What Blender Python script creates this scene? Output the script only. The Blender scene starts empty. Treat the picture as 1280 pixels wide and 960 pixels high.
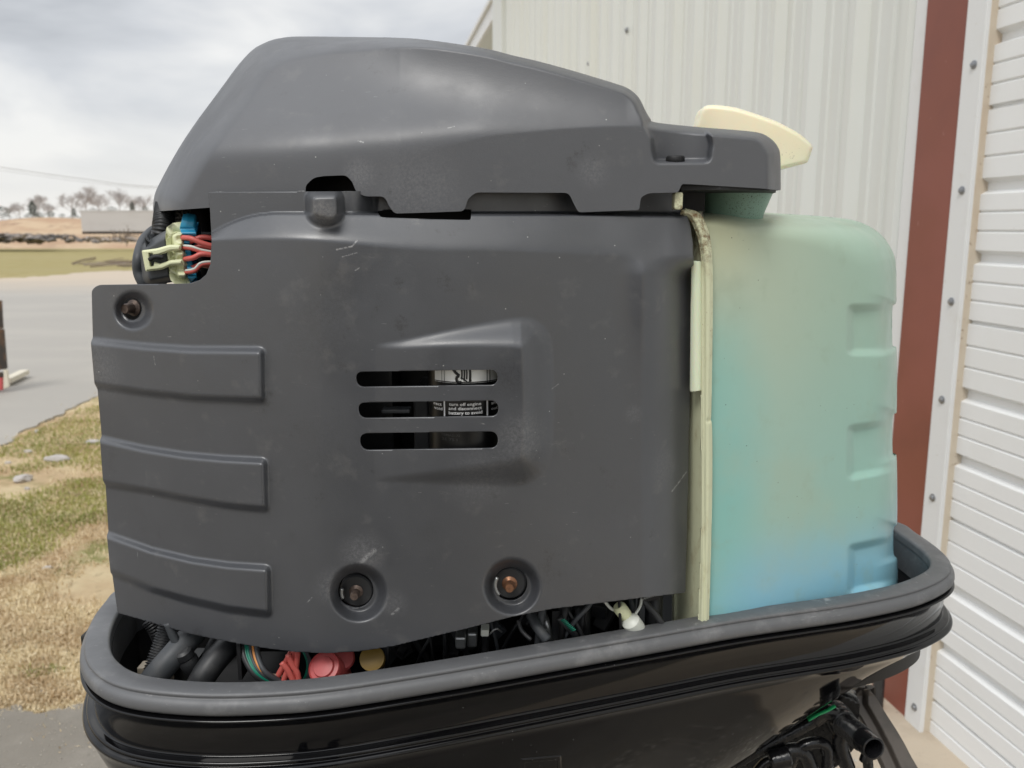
import bpy, math, random
import numpy as np
from mathutils import Vector
random.seed(7); rng = np.random.default_rng(7)
scene = bpy.context.scene
COL = scene.collection

# ------------------------------------------------------------------ camera, world, sun, exposure
F = 1080.0; HOR = 283.0; CAMZ = 1.57
PITCH = math.atan((480 - HOR) / F)
cam_d = bpy.data.cameras.new("camera"); cam = bpy.data.objects.new("camera", cam_d); COL.objects.link(cam)
cam.location = (0, 0, CAMZ); cam.rotation_euler = (math.pi / 2 - PITCH, 0, 0)
cam_d.sensor_width = 36; cam_d.lens = F / 1280 * 36; cam_d.clip_start = 0.05; cam_d.clip_end = 5000
scene.camera = cam
cam_d.dof.use_dof = True; cam_d.dof.focus_distance = 0.78; cam_d.dof.aperture_fstop = 11.0
scene.view_settings.view_transform = 'Standard'; scene.view_settings.look = 'None'
scene.view_settings.exposure = 0.0; scene.view_settings.gamma = 1.0; scene.view_settings.use_curve_mapping = False
scene.render.film_transparent = False
SUN_EL = math.radians(52); SUN_AZ = math.radians(202)     # azimuth clockwise from +Y: behind the camera, to the left
world = bpy.data.worlds.new("World"); scene.world = world; world.use_nodes = True
wn = world.node_tree.nodes; wl = world.node_tree.links; wn.clear()
w_out = wn.new('ShaderNodeOutputWorld'); w_bg = wn.new('ShaderNodeBackground'); w_bg.inputs['Strength'].default_value = 0.1
sky = wn.new('ShaderNodeTexSky'); sky.sky_type = 'NISHITA'; sky.sun_disc = False
sky.sun_elevation = SUN_EL; sky.sun_rotation = SUN_AZ
tc = wn.new('ShaderNodeTexCoord'); sep = wn.new('ShaderNodeSeparateXYZ'); wl.new(tc.outputs['Generated'], sep.inputs[0])
mp = wn.new('ShaderNodeMapping'); mp.inputs['Scale'].default_value = (1.0, 1.0, 3.2); mp.inputs['Location'].default_value = (0.35, 0.1, 0.62)
wl.new(tc.outputs['Generated'], mp.inputs[0])
nz = wn.new('ShaderNodeTexNoise'); nz.inputs['Scale'].default_value = 3.1; nz.inputs['Detail'].default_value = 5; nz.inputs['Roughness'].default_value = 0.48; nz.inputs['Distortion'].default_value = 0.35
wl.new(mp.outputs[0], nz.inputs['Vector'])
cr = wn.new('ShaderNodeValToRGB'); wl.new(nz.outputs['Fac'], cr.inputs[0])
e = cr.color_ramp.elements
e[0].position = 0.36; e[0].color = (0.49, 0.512, 0.545, 1); e[1].position = 0.64; e[1].color = (0.93, 0.93, 0.92, 1)
m_ = e.new(0.5); m_.color = (0.69, 0.71, 0.74, 1)
hz = wn.new('ShaderNodeMapRange'); hz.inputs['From Min'].default_value = 0.015; hz.inputs['From Max'].default_value = 0.13
hz.inputs['To Min'].default_value = 0.85; hz.inputs['To Max'].default_value = 0.0; wl.new(sep.outputs['Z'], hz.inputs['Value'])
mixh = wn.new('ShaderNodeMixRGB'); mixh.inputs[2].default_value = (0.96, 0.945, 0.91, 1)
wl.new(hz.outputs[0], mixh.inputs[0]); wl.new(cr.outputs[0], mixh.inputs[1])
zen = wn.new('ShaderNodeMapRange'); zen.inputs['From Min'].default_value = 0.25; zen.inputs['From Max'].default_value = 1.0
zen.inputs['To Min'].default_value = 10.0; zen.inputs['To Max'].default_value = 22.0; wl.new(sep.outputs['Z'], zen.inputs['Value'])
sc_ = wn.new('ShaderNodeVectorMath'); sc_.operation = 'SCALE'; wl.new(mixh.outputs[0], sc_.inputs[0]); wl.new(zen.outputs[0], sc_.inputs['Scale'])
mixs = wn.new('ShaderNodeMixRGB'); mixs.inputs[0].default_value = 0.93
wl.new(sky.outputs[0], mixs.inputs[1]); wl.new(sc_.outputs[0], mixs.inputs[2])
wl.new(mixs.outputs[0], w_bg.inputs[0]); wl.new(w_bg.outputs[0], w_out.inputs[0])
sun_d = bpy.data.lights.new("sun", 'SUN'); sun_d.energy = 1.5; sun_d.angle = math.radians(22); sun_d.color = (1.0, 0.97, 0.92)
sun = bpy.data.objects.new("sun", sun_d); COL.objects.link(sun)
sdir = Vector((math.sin(SUN_AZ) * math.cos(SUN_EL), math.cos(SUN_AZ) * math.cos(SUN_EL), math.sin(SUN_EL)))
sun.rotation_euler = sdir.to_track_quat('Z', 'Y').to_euler(); sun.location = (0, 0, 30)

# ------------------------------------------------------------------ helpers: pixel rays into the place
cp, sp_ = math.cos(PITCH), math.sin(PITCH)
def ray(px, py):
    a = (np.asarray(px, float) - 640) / F; b = (480 - np.asarray(py, float)) / F
    return a, cp + b * sp_, -sp_ + b * cp
def P(px, py, Y):
    a, dy, dz = ray(px, py); t = np.asarray(Y) / dy
    return np.stack(np.broadcast_arrays(a * t, dy * t, CAMZ + dz * t), -1)
def V(px, py, Y): return tuple(float(c) for c in P(px, py, Y))
def onz(px, py, z):
    a, dy, dz = ray(px, py); t = (z - CAMZ) / dz
    return np.stack([a * t, dy * t, np.full_like(a * t, z)], -1)

def sst(a, b, x): 
    t = np.clip((np.asarray(x, float) - a) / (b - a), 0, 1); return t * t * (3 - 2 * t)

# ------------------------------------------------------------------ object helpers
def wloc(o):
    v = Vector((0, 0, 0))
    while o is not None: v = v + o.location; o = o.parent
    return v
def mesh_obj(name, verts, faces, mat=None, parent=None, smooth=True, loc=None):
    me = bpy.data.meshes.new(name)
    verts = np.asarray(verts, float).reshape(-1, 3)
    o = bpy.data.objects.new(name, me)
    base = np.zeros(3)
    if parent is not None: o.parent = parent; base = np.array(wloc(parent))
    if loc is not None: o.location = np.array(loc) - base; base = np.array(loc, float)
    me.from_pydata((verts - base).tolist(), [], [list(map(int, f)) for f in faces])
    if mat: me.materials.append(mat)
    if smooth: me.polygons.foreach_set('use_smooth', [True] * len(me.polygons))
    me.update(); COL.objects.link(o); return o
def empty(name, loc):
    o = bpy.data.objects.new(name, None); o.location = loc; o.empty_display_size = 0.1; COL.objects.link(o); return o
def tag(o, label=None, cat=None, group=None, kind=None):
    if label: o['label'] = label
    if cat: o['category'] = cat
    if group: o['group'] = group
    if kind: o['kind'] = kind
    return o
def copy_tree(o, parent=None):
    c = o.copy(); COL.objects.link(c)
    if parent is not None: c.parent = parent
    for ch in list(o.children): copy_tree(ch, c)
    return c
class MB:
    def __init__(s): s.v = []; s.f = []
    def add(s, v, f):
        n = len(s.v); s.v.extend([tuple(map(float, p)) for p in v]); s.f.extend([[i + n for i in q] for q in f])
    def box(s, c, h, axes=None):
        c = np.array(c, float); A = np.eye(3) if axes is None else np.array(axes, float)
        v = [c + A[0] * h[0] * x + A[1] * h[1] * y + A[2] * h[2] * z for x in (-1, 1) for y in (-1, 1) for z in (-1, 1)]
        s.add(v, [(0, 1, 3, 2), (4, 6, 7, 5), (0, 4, 5, 1), (2, 3, 7, 6), (0, 2, 6, 4), (1, 5, 7, 3)])
    def obj(s, name, mat, parent=None, smooth=False, loc=None): return mesh_obj(name, s.v, s.f, mat, parent, smooth, loc)
def bevel(o, w, seg=2):
    m = o.modifiers.new('bevel', 'BEVEL'); m.width = w; m.segments = seg; m.limit_method = 'ANGLE'; m.angle_limit = math.radians(40); return o
def catmull(pts, n, closed=False):
    p = np.array(pts, float); N = len(p)
    segs = N if closed else N - 1
    t = np.linspace(0, segs, n, endpoint=not closed); i = np.minimum(t.astype(int), segs - 1); u = (t - i)[:, None]
    if closed: a, b, c, d = p[(i - 1) % N], p[i % N], p[(i + 1) % N], p[(i + 2) % N]
    else: a, b, c, d = p[np.maximum(i - 1, 0)], p[i], p[np.minimum(i + 1, N - 1)], p[np.minimum(i + 2, N - 1)]
    return 0.5 * (2 * b + (c - a) * u + (2 * a - 5 * b + 4 * c - d) * u ** 2 + (-a + 3 * b - 3 * c + d) * u ** 3)
def arclen(p, n, closed=False):
    q = np.vstack([p, p[:1]]) if closed else p
    s = np.r_[0, np.cumsum(np.linalg.norm(np.diff(q, axis=0), axis=1))]
    t = np.linspace(0, s[-1], n, endpoint=not closed)
    return np.stack([np.interp(t, s, q[:, k]) for k in range(q.shape[1])], -1)
def tube_data(pts, r, seg=10, n=None, caps=True, flat=None):
    pts = np.array(pts, float)
    n = n or max(2, (len(pts) - 1) * 8 + 1)
    c = arclen(catmull(pts, max(n * 3, 30)), n) if len(pts) > 2 else np.array([pts[0] + (pts[-1] - pts[0]) * k / (n - 1) for k in range(n)])
    T = np.gradient(c, axis=0); T /= np.linalg.norm(T, axis=1)[:, None]
    up = np.array([0, 0, 1.]) if abs(T[0][2]) < .9 else np.array([0, 1., 0])
    U = np.cross(T[0], up); U /= np.linalg.norm(U); rings = []
    L = np.r_[0, np.cumsum(np.linalg.norm(np.diff(c, axis=0), axis=1))]
    for k in range(n):
        U = U - T[k] * U.dot(T[k]); U /= np.linalg.norm(U); W = np.cross(T[k], U)
        rr = r(L[k], L[-1]) if callable(r) else r
        a = np.linspace(0, 2 * math.pi, seg, endpoint=False)
        rings.append(c[k] + rr * (np.cos(a)[:, None] * U + np.sin(a)[:, None] * W * (flat or 1)))
    v = np.concatenate(rings); f = []
    for k in range(n - 1):
        for j in range(seg):
            j2 = (j + 1) % seg; f.append((k * seg + j, k * seg + j2, (k + 1) * seg + j2, (k + 1) * seg + j))
    if caps: f.append(tuple(range(seg))[::-1]); f.append(tuple((n - 1) * seg + j for j in range(seg)))
    return v, f
def tube(name, pts, r, mat, parent=None, **k):
    v, f = tube_data(pts, r, **k); return mesh_obj(name, v, f, mat, parent)
def lathe_data(prof, c, axis, seg=32):
    axis = np.array(axis, float); axis /= np.linalg.norm(axis)
    u = np.cross(axis, [0, 0, 1.] if abs(axis[2]) < .9 else [1., 0, 0]); u /= np.linalg.norm(u); w = np.cross(axis, u)
    a = np.linspace(0, 2 * math.pi, seg, endpoint=False); v = []; f = []
    for r, h in prof: v.append(np.array(c) + axis * h + r * (np.cos(a)[:, None] * u + np.sin(a)[:, None] * w))
    v = np.concatenate(v)
    for k in range(len(prof) - 1):
        for j in range(seg):
            j2 = (j + 1) % seg; f.append((k * seg + j, k * seg + j2, (k + 1) * seg + j2, (k + 1) * seg + j))
    f.append(tuple(range(seg))[::-1]); f.append(tuple((len(prof) - 1) * seg + j for j in range(seg)))
    return v, f
def lathe(name, prof, c, axis, mat, parent=None, seg=32, smooth=False, open_=False):
    v, f = lathe_data(prof, c, axis, seg)
    if open_: f = f[:-2] + f[-1:]
    o = mesh_obj(name, v, f, mat, parent, True)
    for p in o.data.polygons:
        if len(p.vertices) > 4: p.use_smooth = False
    if not smooth: o.data.set_sharp_from_angle(angle=math.radians(35))
    return o

# ------------------------------------------------------------------ moulded shells (outline + relief)
def rpoly(pts):
    """closed outline; every point (x, y[, r]) gets a rounded corner of radius r"""
    out = []; n = len(pts)
    for i in range(n):
        p = np.array(pts[i][:2], float); r = pts[i][2] if len(pts[i]) > 2 else 0
        if r <= 0: out.append(p); continue
        a = np.array(pts[i - 1][:2], float) - p; b = np.array(pts[(i + 1) % n][:2], float) - p
        la, lb = np.linalg.norm(a), np.linalg.norm(b); r = min(r, la * .5, lb * .5)
        A = p + a / la * r; B = p + b / lb * r
        for t in np.linspace(0, 1, 8): out.append((1 - t) ** 2 * A + 2 * t * (1 - t) * p + t * t * B)
    return np.array(out)
def distpl(pl, X, Y, closed=False):
    X = X.ravel(); Y = Y.ravel(); d = np.full(X.shape, 1e9); inside = np.zeros(X.shape, bool)
    pl = np.asarray(pl, float); m = len(pl)
    for i in range(m if closed else m - 1):
        ax, ay = pl[i]; bx, by = pl[(i + 1) % m]; ex, ey = bx - ax, by - ay; L = ex * ex + ey * ey + 1e-12
        t = np.clip(((X - ax) * ex + (Y - ay) * ey) / L, 0, 1)
        d = np.minimum(d, (X - ax - t * ex) ** 2 + (Y - ay - t * ey) ** 2)
        if closed and ay != by: inside ^= ((ay > Y) != (by > Y)) & (X < ex * (Y - ay) / (by - ay) + ax)
    d = np.sqrt(d)
    return np.where(inside, -d, d) if closed else d
def sdf(pl, X, Y): return distpl(pl, X, Y, True).reshape(np.shape(X))
def relief(name, poly, D, mat, parent, step=2.0, holes=(), thick=0.003, mid=None):
    x0, y0 = poly.min(0) - step; x1, y1 = poly.max(0) + step
    gx = np.arange(x0, x1 + step, step); gy = np.arange(y0, y1 + step, step)
    X, Y = np.meshgrid(gx, gy); phi = sdf(poly, X, Y)
    for h in holes: phi = np.maximum(phi, -sdf(h, X, Y))
    phi = np.where(np.abs(phi) < 1e-4, -1e-4, phi)
    ny, nx = X.shape; ins = phi < 0
    vid = -np.ones(X.shape, int); pts = []
    idx = np.argwhere(ins); vid[ins] = np.arange(len(idx)); pts = [(X[i, j], Y[i, j]) for i, j in idx]
    c = ins[:-1, :-1].astype(int) + ins[1:, :-1] + ins[1:, 1:] + ins[:-1, 1:]
    faces = []
    for i, j in np.argwhere(c == 4): faces.append((vid[i, j], vid[i + 1, j], vid[i + 1, j + 1], vid[i, j + 1]))
    edge = {}
    def ev(a, b):
        k = (a, b) if a < b else (b, a)
        if k not in edge:
            pa, pb = phi[k[0]], phi[k[1]]; t = pa / (pa - pb); t = min(max(t, .03), .97)
            edge[k] = len(pts)
            pts.append((X[k[0]] + t * (X[k[1]] - X[k[0]]), Y[k[0]] + t * (Y[k[1]] - Y[k[0]])))
        return edge[k]
    for i, j in np.argwhere((c > 0) & (c < 4)):
        q = [(i, j), (i + 1, j), (i + 1, j + 1), (i, j + 1)]; f = []
        for k in range(4):
            a, b = q[k], q[(k + 1) % 4]
            if ins[a]: f.append(vid[a])
            if ins[a] != ins[b]: f.append(ev(a, b))
        if len(f) >= 3: faces.append(tuple(f))
    pts = np.array(pts); d = D(pts[:, 0], pts[:, 1])
    W = P(pts[:, 0], pts[:, 1], d)
    if mid is not None:
        n = len(W); M = W.copy(); ym = mid(pts[:, 0], pts[:, 1]); M[:, 1] = 2 * ym - W[:, 1]
        # the two halves share the vertices along the seam
        seam = np.abs(W[:, 1] - ym) < 1e-4
        faces2 = [tuple((v if seam[v] else v + n) for v in f[::-1]) for f in faces]
        W = np.vstack([W, M]); faces = faces + faces2
    o = mesh_obj(name, W, faces, mat, parent)
    if thick:
        s = o.modifiers.new('wall', 'SOLIDIFY'); s.thickness = thick; s.offset = -1
    return o

# ------------------------------------------------------------------ materials
def lin(r, g, b):
    f = lambda c: ((c / 255 + .055) / 1.055) ** 2.4 if c / 255 > .04045 else c / 255 / 12.92
    return (f(r), f(g), f(b), 1)
class Mat:
    def __init__(s, name, col=(.5, .5, .5, 1), rough=.5, metal=0, spec=.5):
        s.m = bpy.data.materials.new(name); s.m.use_nodes = True; s.n = s.m.node_tree.nodes; s.l = s.m.node_tree.links
        s.b = s.n['Principled BSDF']; s.b.inputs['Base Color'].default_value = col if len(col) == 4 else (*col, 1)
        s.b.inputs['Roughness'].default_value = rough; s.b.inputs['Metallic'].default_value = metal
        s.b.inputs['Specular IOR Level'].default_value = spec
        g = s.n.new('ShaderNodeNewGeometry'); s.pos = g.outputs['Position']; s.geo = g
        s.col = None; s.colv = col if len(col) == 4 else (*col, 1)
    def noise(s, scale, detail=3, rough=.5, vec=None, stretch=None):
        t = s.n.new('ShaderNodeTexNoise'); t.inputs['Scale'].default_value = scale; t.inputs['Detail'].default_value = detail; t.inputs['Roughness'].default_value = rough
        v = vec or s.pos
        if stretch:
            m = s.n.new('ShaderNodeVectorMath'); m.operation = 'MULTIPLY'; s.l.new(v, m.inputs[0]); m.inputs[1].default_value = stretch; v = m.outputs[0]
        s.l.new(v, t.inputs['Vector']); return t.outputs['Fac']
    def voro(s, scale, feature='F1', out='Distance'):
        t = s.n.new('ShaderNodeTexVoronoi'); t.feature = feature; t.inputs['Scale'].default_value = scale; s.l.new(s.pos, t.inputs['Vector']); return t.outputs[out]
    def ramp(s, x, a, b, lo=0., hi=1.):
        t = s.n.new('ShaderNodeMapRange'); t.interpolation_type = 'SMOOTHSTEP'
        for k, v in (('From Min', a), ('From Max', b), ('To Min', lo), ('To Max', hi)): t.inputs[k].default_value = v
        s.l.new(x, t.inputs['Value']); return t.outputs[0]
    def math(s, op, a, b=None):
        t = s.n.new('ShaderNodeMath'); t.operation = op
        for k, v in enumerate((a, b)):
            if v is None: continue
            if isinstance(v, (int, float)): t.inputs[k].default_value = v
            else: s.l.new(v, t.inputs[k])
        return t.outputs[0]
    def mix(s, fac, col):
        t = s.n.new('ShaderNodeMixRGB')
        if isinstance(fac, (int, float)): t.inputs[0].default_value = fac
        else: s.l.new(fac, t.inputs[0])
        if s.col is None: t.inputs[1].default_value = s.colv
        else: s.l.new(s.col, t.inputs[1])
        if isinstance(col, tuple): t.inputs[2].default_value = col if len(col) == 4 else (*col, 1)
        else: s.l.new(col, t.inputs[2])
        s.col = t.outputs[0]; s.l.new(s.col, s.b.inputs['Base Color']); return s
    def rough(s, x, a, b, lo, hi): s.l.new(s.ramp(x, a, b, lo, hi), s.b.inputs['Roughness']); return s
    def bump(s, h, strength=.3, dist=.001):
        t = s.n.new('ShaderNodeBump'); t.inputs['Strength'].default_value = strength; t.inputs['Distance'].default_value = dist
        s.l.new(h, t.inputs['Height'])
        prev = s.b.inputs['Normal'].links
        if prev: s.l.new(prev[0].from_socket, t.inputs['Normal'])
        s.l.new(t.outputs[0], s.b.inputs['Normal']); return s
    def near(s, p, r0, r1):     # 1 close to the point p, 0 beyond r1
        t = s.n.new('ShaderNodeVectorMath'); t.operation = 'DISTANCE'; s.l.new(s.pos, t.inputs[0]); t.inputs[1].default_value = p
        return s.ramp(t.outputs['Value'], r0, r1, 1, 0)
    def seg(s, a, b, w):        # 1 on the line a-b, 0 beyond the half width w
        a = Vector(a); b = Vector(b); d = b - a; L2 = d.length_squared
        def vm(op, x, y=None):
            t = s.n.new('ShaderNodeVectorMath'); t.operation = op
            for k, v in enumerate((x, y)):
                if v is None: continue
                if isinstance(v, (tuple, Vector)): t.inputs[k].default_value = tuple(v)
                else: s.l.new(v, t.inputs[k])
            return t
        q = vm('SUBTRACT', s.pos, a).outputs[0]; dt = vm('DOT_PRODUCT', q, d / L2).outputs['Value']
        cl = s.n.new('ShaderNodeClamp'); s.l.new(dt, cl.inputs[0]); sc2 = vm('SCALE', d); s.l.new(cl.outputs[0], sc2.inputs['Scale'])
        return s.ramp(vm('DISTANCE', q, sc2.outputs[0]).outputs['Value'], w * .3, w, 1, 0)
    def xyz(s):
        t = s.n.new('ShaderNodeSeparateXYZ'); s.l.new(s.pos, t.inputs[0]); return t.outputs

def dark_plastic(name, base, scuffs=(), lines=(), ra=.29, rb=.45, spec=1.0, DF=None):
    M = Mat(name, base, .36, 0, spec)
    M.mix(M.math('MULTIPLY', M.ramp(M.noise(6, 5, .6), .35, .7), .45), tuple(c * 1.35 for c in base[:3]) + (1,))
    M.mix(M.math('MULTIPLY', M.ramp(M.noise(38, 4, .6), .58, .75), .25), (.16, .155, .15, 1))      # dusty film
    M.mix(M.math('MULTIPLY', M.ramp(M.noise(90, 6, .7, stretch=(1, 1, .35)), .66, .74), .3), (.03, .03, .033, 1))
    # dust specks
    v = M.voro(95); sel = M.ramp(M.noise(22, 2), .55, .64)
    M.mix(M.math('MULTIPLY', M.math('MULTIPLY', M.ramp(v, .025, .07, 1, 0), sel), .8), (.55, .55, .53, 1))
    # short scratches
    sc = M.ramp(M.noise(420, 2, .5, stretch=(.25, .25, 1.8)), .74, .78)
    M.mix(M.math('MULTIPLY', M.math('MULTIPLY', sc, M.ramp(M.noise(9, 2), .5, .62)), .55), (.3, .3, .3, 1))
    for (xa, ya, xb, yb, Y_, w_, k_) in lines:
        ya_, yb_ = [float(q) for q in DF(np.array([float(xa), float(xb)]), np.array([float(ya), float(yb)]))]
        M.mix(M.math('MULTIPLY', M.math('MULTIPLY', M.seg(V(xa, ya, ya_), V(xb, yb, yb_), w_), M.ramp(M.noise(500, 5, .7), .38, .58)), k_), (.50, .50, .50, 1))
    for p, r0, r1, c, k in scuffs:
        M.mix(M.math('MULTIPLY', M.math('MULTIPLY', M.near(p, r0, r1), M.ramp(M.noise(420, 8, .85), .36, .70)), k * .72), c)
    M.mix(M.math('MULTIPLY', M.ramp(M.noise(60, 8, .8, stretch=(.5, .5, 1.6)), .60, .70), M.ramp(M.noise(5, 3), .42, .6, 0, .6)), (.13, .128, .125, 1))
    M.mix(M.math('MULTIPLY', M.ramp(M.noise(25, 8, .8), .58, .68), M.ramp(M.noise(4, 3), .46, .6, 0, .7)), (.022, .022, .024, 1))
    M.rough(M.noise(14, 5, .6), .3, .7, ra, rb)
    M.bump(M.noise(900, 2, .5), .12, .0006); M.bump(M.noise(28, 3), .12, .002)
    return M.m
G_ = (.30, .30, .31, 1); K_ = (.012, .012, .013, 1)
M = Mat('gasket_rubber', (.103, .106, .112, 1), .42, 0, .9)
M.mix(M.ramp(M.noise(30, 5, .65), .5, .75, 0, .5), (.24, .24, .24, 1)); M.mix(M.ramp(M.noise(240, 4, .7, stretch=(.4, .4, 1)), .64, .72, 0, .6), (.25, .25, .25, 1))
M.mix(M.math('MULTIPLY', M.near(V(1000, 750, .86), .01, .06), M.ramp(M.noise(260, 6, .75, stretch=(.25, .25, 2.5)), .56, .66, 0, .8)), (.42, .42, .41, 1))
M.mix(M.math('MULTIPLY', M.near(V(880, 766, .8), .005, .025), M.ramp(M.noise(260, 6, .75, stretch=(.25, .25, 2.5)), .54, .66, 0, .8)), (.42, .42, .41, 1))
M.rough(M.noise(20, 5, .6), .3, .7, .38, .62); M.bump(M.noise(160, 4), .25, .0008); m_gasket = M.m
M = Mat('gloss_black_paint', (.003, .003, .0036, 1), .06, 0, .42); M.rough(M.noise(20, 4), .3, .7, .04, .10); M.bump(M.noise(7, 2), .06, .004); 
M.mix(M.math('MULTIPLY', M.ramp(M.voro(120), .02, .07, 1, 0), M.ramp(M.noise(16), .56, .62)), (.2, .2, .2, 1)); m_gloss = M.m
M = Mat('dull_black', (.010, .010, .011, 1), .6); M.mix(M.ramp(M.noise(30, 4), .5, .8, 0, .6), (.03, .028, .026, 1)); m_black = M.m
M = Mat('black_rubber', (.024, .025, .027, 1), .45); M.mix(M.ramp(M.noise(60, 4), .5, .75, 0, .6), (.06, .06, .06, 1)); m_rubber = M.m
M = Mat('grey_rubber', (.055, .06, .066, 1), .5); M.mix(M.ramp(M.noise(60, 4), .5, .75, 0, .5), (.1, .1, .1, 1)); m_grub = M.m
M = Mat('greasy_black_metal', (.008, .008, .009, 1), .16); M.bump(M.noise(160, 4), .35, .002); M.rough(M.noise(60, 4), .4, .6, .08, .3); m_grease = M.m
M = Mat('copper_bolt', (.32, .16, .09, 1), .42, .7); M.mix(M.ramp(M.noise(300, 4), .4, .7, 0, .7), (.13, .08, .055, 1)); m_copper = M.m
M = Mat('worn_bolt', (.16, .12, .10, 1), .45, .6); M.mix(M.ramp(M.noise(300, 4), .4, .7, 0, .7), (.07, .05, .045, 1)); m_bolt = M.m
M = Mat('brown_bracket', (.125, .11, .098, 1), .38, .3); M.mix(M.ramp(M.noise(50, 5), .45, .7, 0, .6), (.08, .072, .066, 1)); m_strap = M.m
# oil tank: aged translucent plastic, tinted by the oil it holds
M = Mat('tank_plastic', (.50, .57, .44, 1), .33, 0, .45); x, y, z = M.xyz()
zt = float(P(900, 300, .8)[2]); zl = float(P(900, 690, .8)[2]); xl = float(P(890, 400, .78)[0]); xr = float(P(1110, 400, .9)[0])
M.mix(M.ramp(x, xl, xr, 0, .85), (.34, .50, .41, 1))
M.mix(M.math('MULTIPLY', M.ramp(z, float(P(900, 330, .8)[2]), float(P(900, 640, .8)[2]), 0, 1), M.ramp(x, xl + .02, xl + .10, 1, .45)), (.27, .54, .50, 1))
M.mix(M.math('MULTIPLY', M.ramp(z, zl + .03, zl - .07, 0, 1), M.ramp(M.noise(5, 2), .2, .8, .7, 1)), (.24, .52, .68, 1))
M.mix(M.math('MULTIPLY', M.ramp(M.math('ADD', x, M.math('MULTIPLY', M.noise(16, 3), .05)), xl + .02, xl + .11, .8, 0), M.ramp(z, zt - .02, zt - .14, 0, 1)), (.27, .54, .48, 1))
M.mix(M.math('MULTIPLY', M.near(V(892, 262, .79), .0, .10), M.ramp(M.noise(20, 4), .2, .8, .5, 1)), (.55, .54, .33, 1))
M.mix(M.ramp(M.noise(11, 5, .6), .45, .75, 0, .35), (.42, .50, .38, 1)); M.mix(M.ramp(M.noise(34, 5, .6), .56, .75, 0, .22), (.30, .38, .27, 1))
M.mix(M.math('MULTIPLY', M.near(V(925, 370, .8), .01, .05), M.ramp(M.noise(40, 5, .6), .3, .8, 0, .35)), (.28, .34, .24, 1))
M.mix(M.math('MULTIPLY', M.ramp(M.voro(110), .03, .08, 1, 0), M.ramp(M.noise(30, 2), .56, .62)), (.08, .09, .06, 1))
M.b.inputs['Subsurface Weight'].default_value = .25; M.b.inputs['Subsurface Radius'].default_value = (.02, .02, .02); M.b.inputs['Subsurface Scale'].default_value = .3
M.rough(M.noise(25, 4), .3, .7, .28, .45); M.bump(M.noise(18, 3), .25, .003); m_tank = M.m
M = Mat('pale_tank_plastic', (.66, .68, .47, 1), .4, 0, .4); M.mix(M.ramp(M.noise(60, 6, .7, stretch=(1, 1, .5)), .5, .75, 0, .6), (.42, .36, .20, 1))
M.mix(M.math('MULTIPLY', M.near(V(862, 285, .80), .02, .045), M.ramp(M.noise(170, 6, .75), .36, .66)), (.16, .09, .035, 1))
M.mix(M.math('MULTIPLY', M.near(V(872, 370, .80), .02, .10), M.math('MULTIPLY', M.ramp(M.noise(300, 6, .75), .58, .7), .7)), (.30, .21, .10, 1))
M.mix(M.ramp(M.noise(190, 5, .7), .68, .72, 0, .6), (.20, .16, .10, 1)); m_flange = M.m
M = Mat('cap_plastic', (.90, .84, .62, 1), .4, 0, .4); M.mix(M.ramp(M.noise(14, 4), .45, .7, 0, .6), (.84, .80, .56, 1))
M.mix(M.math('MULTIPLY', M.near(V(990, 205, 1.0), .01, .035), M.ramp(M.noise(300, 5, .7), .60, .68)), (.25, .21, .11, 1))
M.b.inputs['Subsurface Weight'].default_value = .3; M.b.inputs['Subsurface Scale'].default_value = .05; m_cap = M.m
M = Mat('neck_plastic', (.22, .36, .28, 1), .4); M.mix(M.math('MULTIPLY', M.near(V(935, 252, .86), .005, .04), M.ramp(M.noise(700, 5, .7), .56, .64)), (.03, .04, .03, 1)); m_neck = M.m
m_conn = Mat('connector_plastic', (.72, .74, .48, 1), .42); m_conn.mix(m_conn.ramp(m_conn.noise(90, 4), .5, .75, 0, .4), (.42, .40, .22, 1)); m_conn = m_conn.m
m_blue = Mat('blue_seal', (.03, .30, .50, 1), .35).m
m_red = Mat('red_wire', (.62, .13, .11, 1), .38).m
m_redcap = Mat('red_boot', (.50, .09, .09, 1), .42); m_redcap.mix(m_redcap.ramp(m_redcap.noise(70, 4), .5, .7, 0, .5), (.30, .05, .05, 1)); m_redcap = m_redcap.m
m_white = Mat('white_plastic', (.66, .68, .62, 1), .4).m
m_yel = Mat('mustard_plug', (.20, .12, .012, 1), .5).m
m_green = Mat('green_wire', (.01, .20, .13, 1), .4).m
m_orange = Mat('orange_wire', (.65, .25, .05, 1), .4).m
m_alu = Mat('grey_metal', (.35, .36, .36, 1), .35, .8).m
m_tan = Mat('tan_clip', (.30, .26, .20, 1), .5).m
m_gpaint = Mat('green_paint', (.02, .36, .12, 1), .3).m
m_labelw = Mat('label_white', (.86, .86, .82, 1), .4).m
m_labelk = Mat('label_black', (.006, .006, .006, 1), .35).m
m_ink = Mat('label_print', (.9, .9, .9, 1), .4).m

# ================================================================== THE GROUND AND FAR LAND
def hash_noise(x, y, s=1.0):
    r = 0; a = 1
    for k in range(4):
        r = r + a * np.sin(x * s * (1.7 ** k) + 1.3 * k + np.sin(y * s * 1.3 * (1.6 ** k) + k)) * np.cos(y * s * (1.9 ** k) - .7 * k + np.sin(x * s * .8 * 1.5 ** k)); a *= .55
    return r
def grid_sheet(name, x0, x1, y0, y1, nx, ny, zf, mat, geom=1.0):
    xs = np.linspace(x0, x1, nx); ys = np.linspace(0, 1, ny) ** geom * (y1 - y0) + y0
    X, Y = np.meshgrid(xs, ys); Z = zf(X, Y); v = np.stack([X, Y, Z], -1).reshape(-1, 3); f = []
    for i in range(ny - 1):
        for j in range(nx - 1): a = i * nx + j; f.append((a, a + 1, a + nx + 1, a + nx))
    return tag(mesh_obj(name, v, f, mat), kind='structure')
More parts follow.
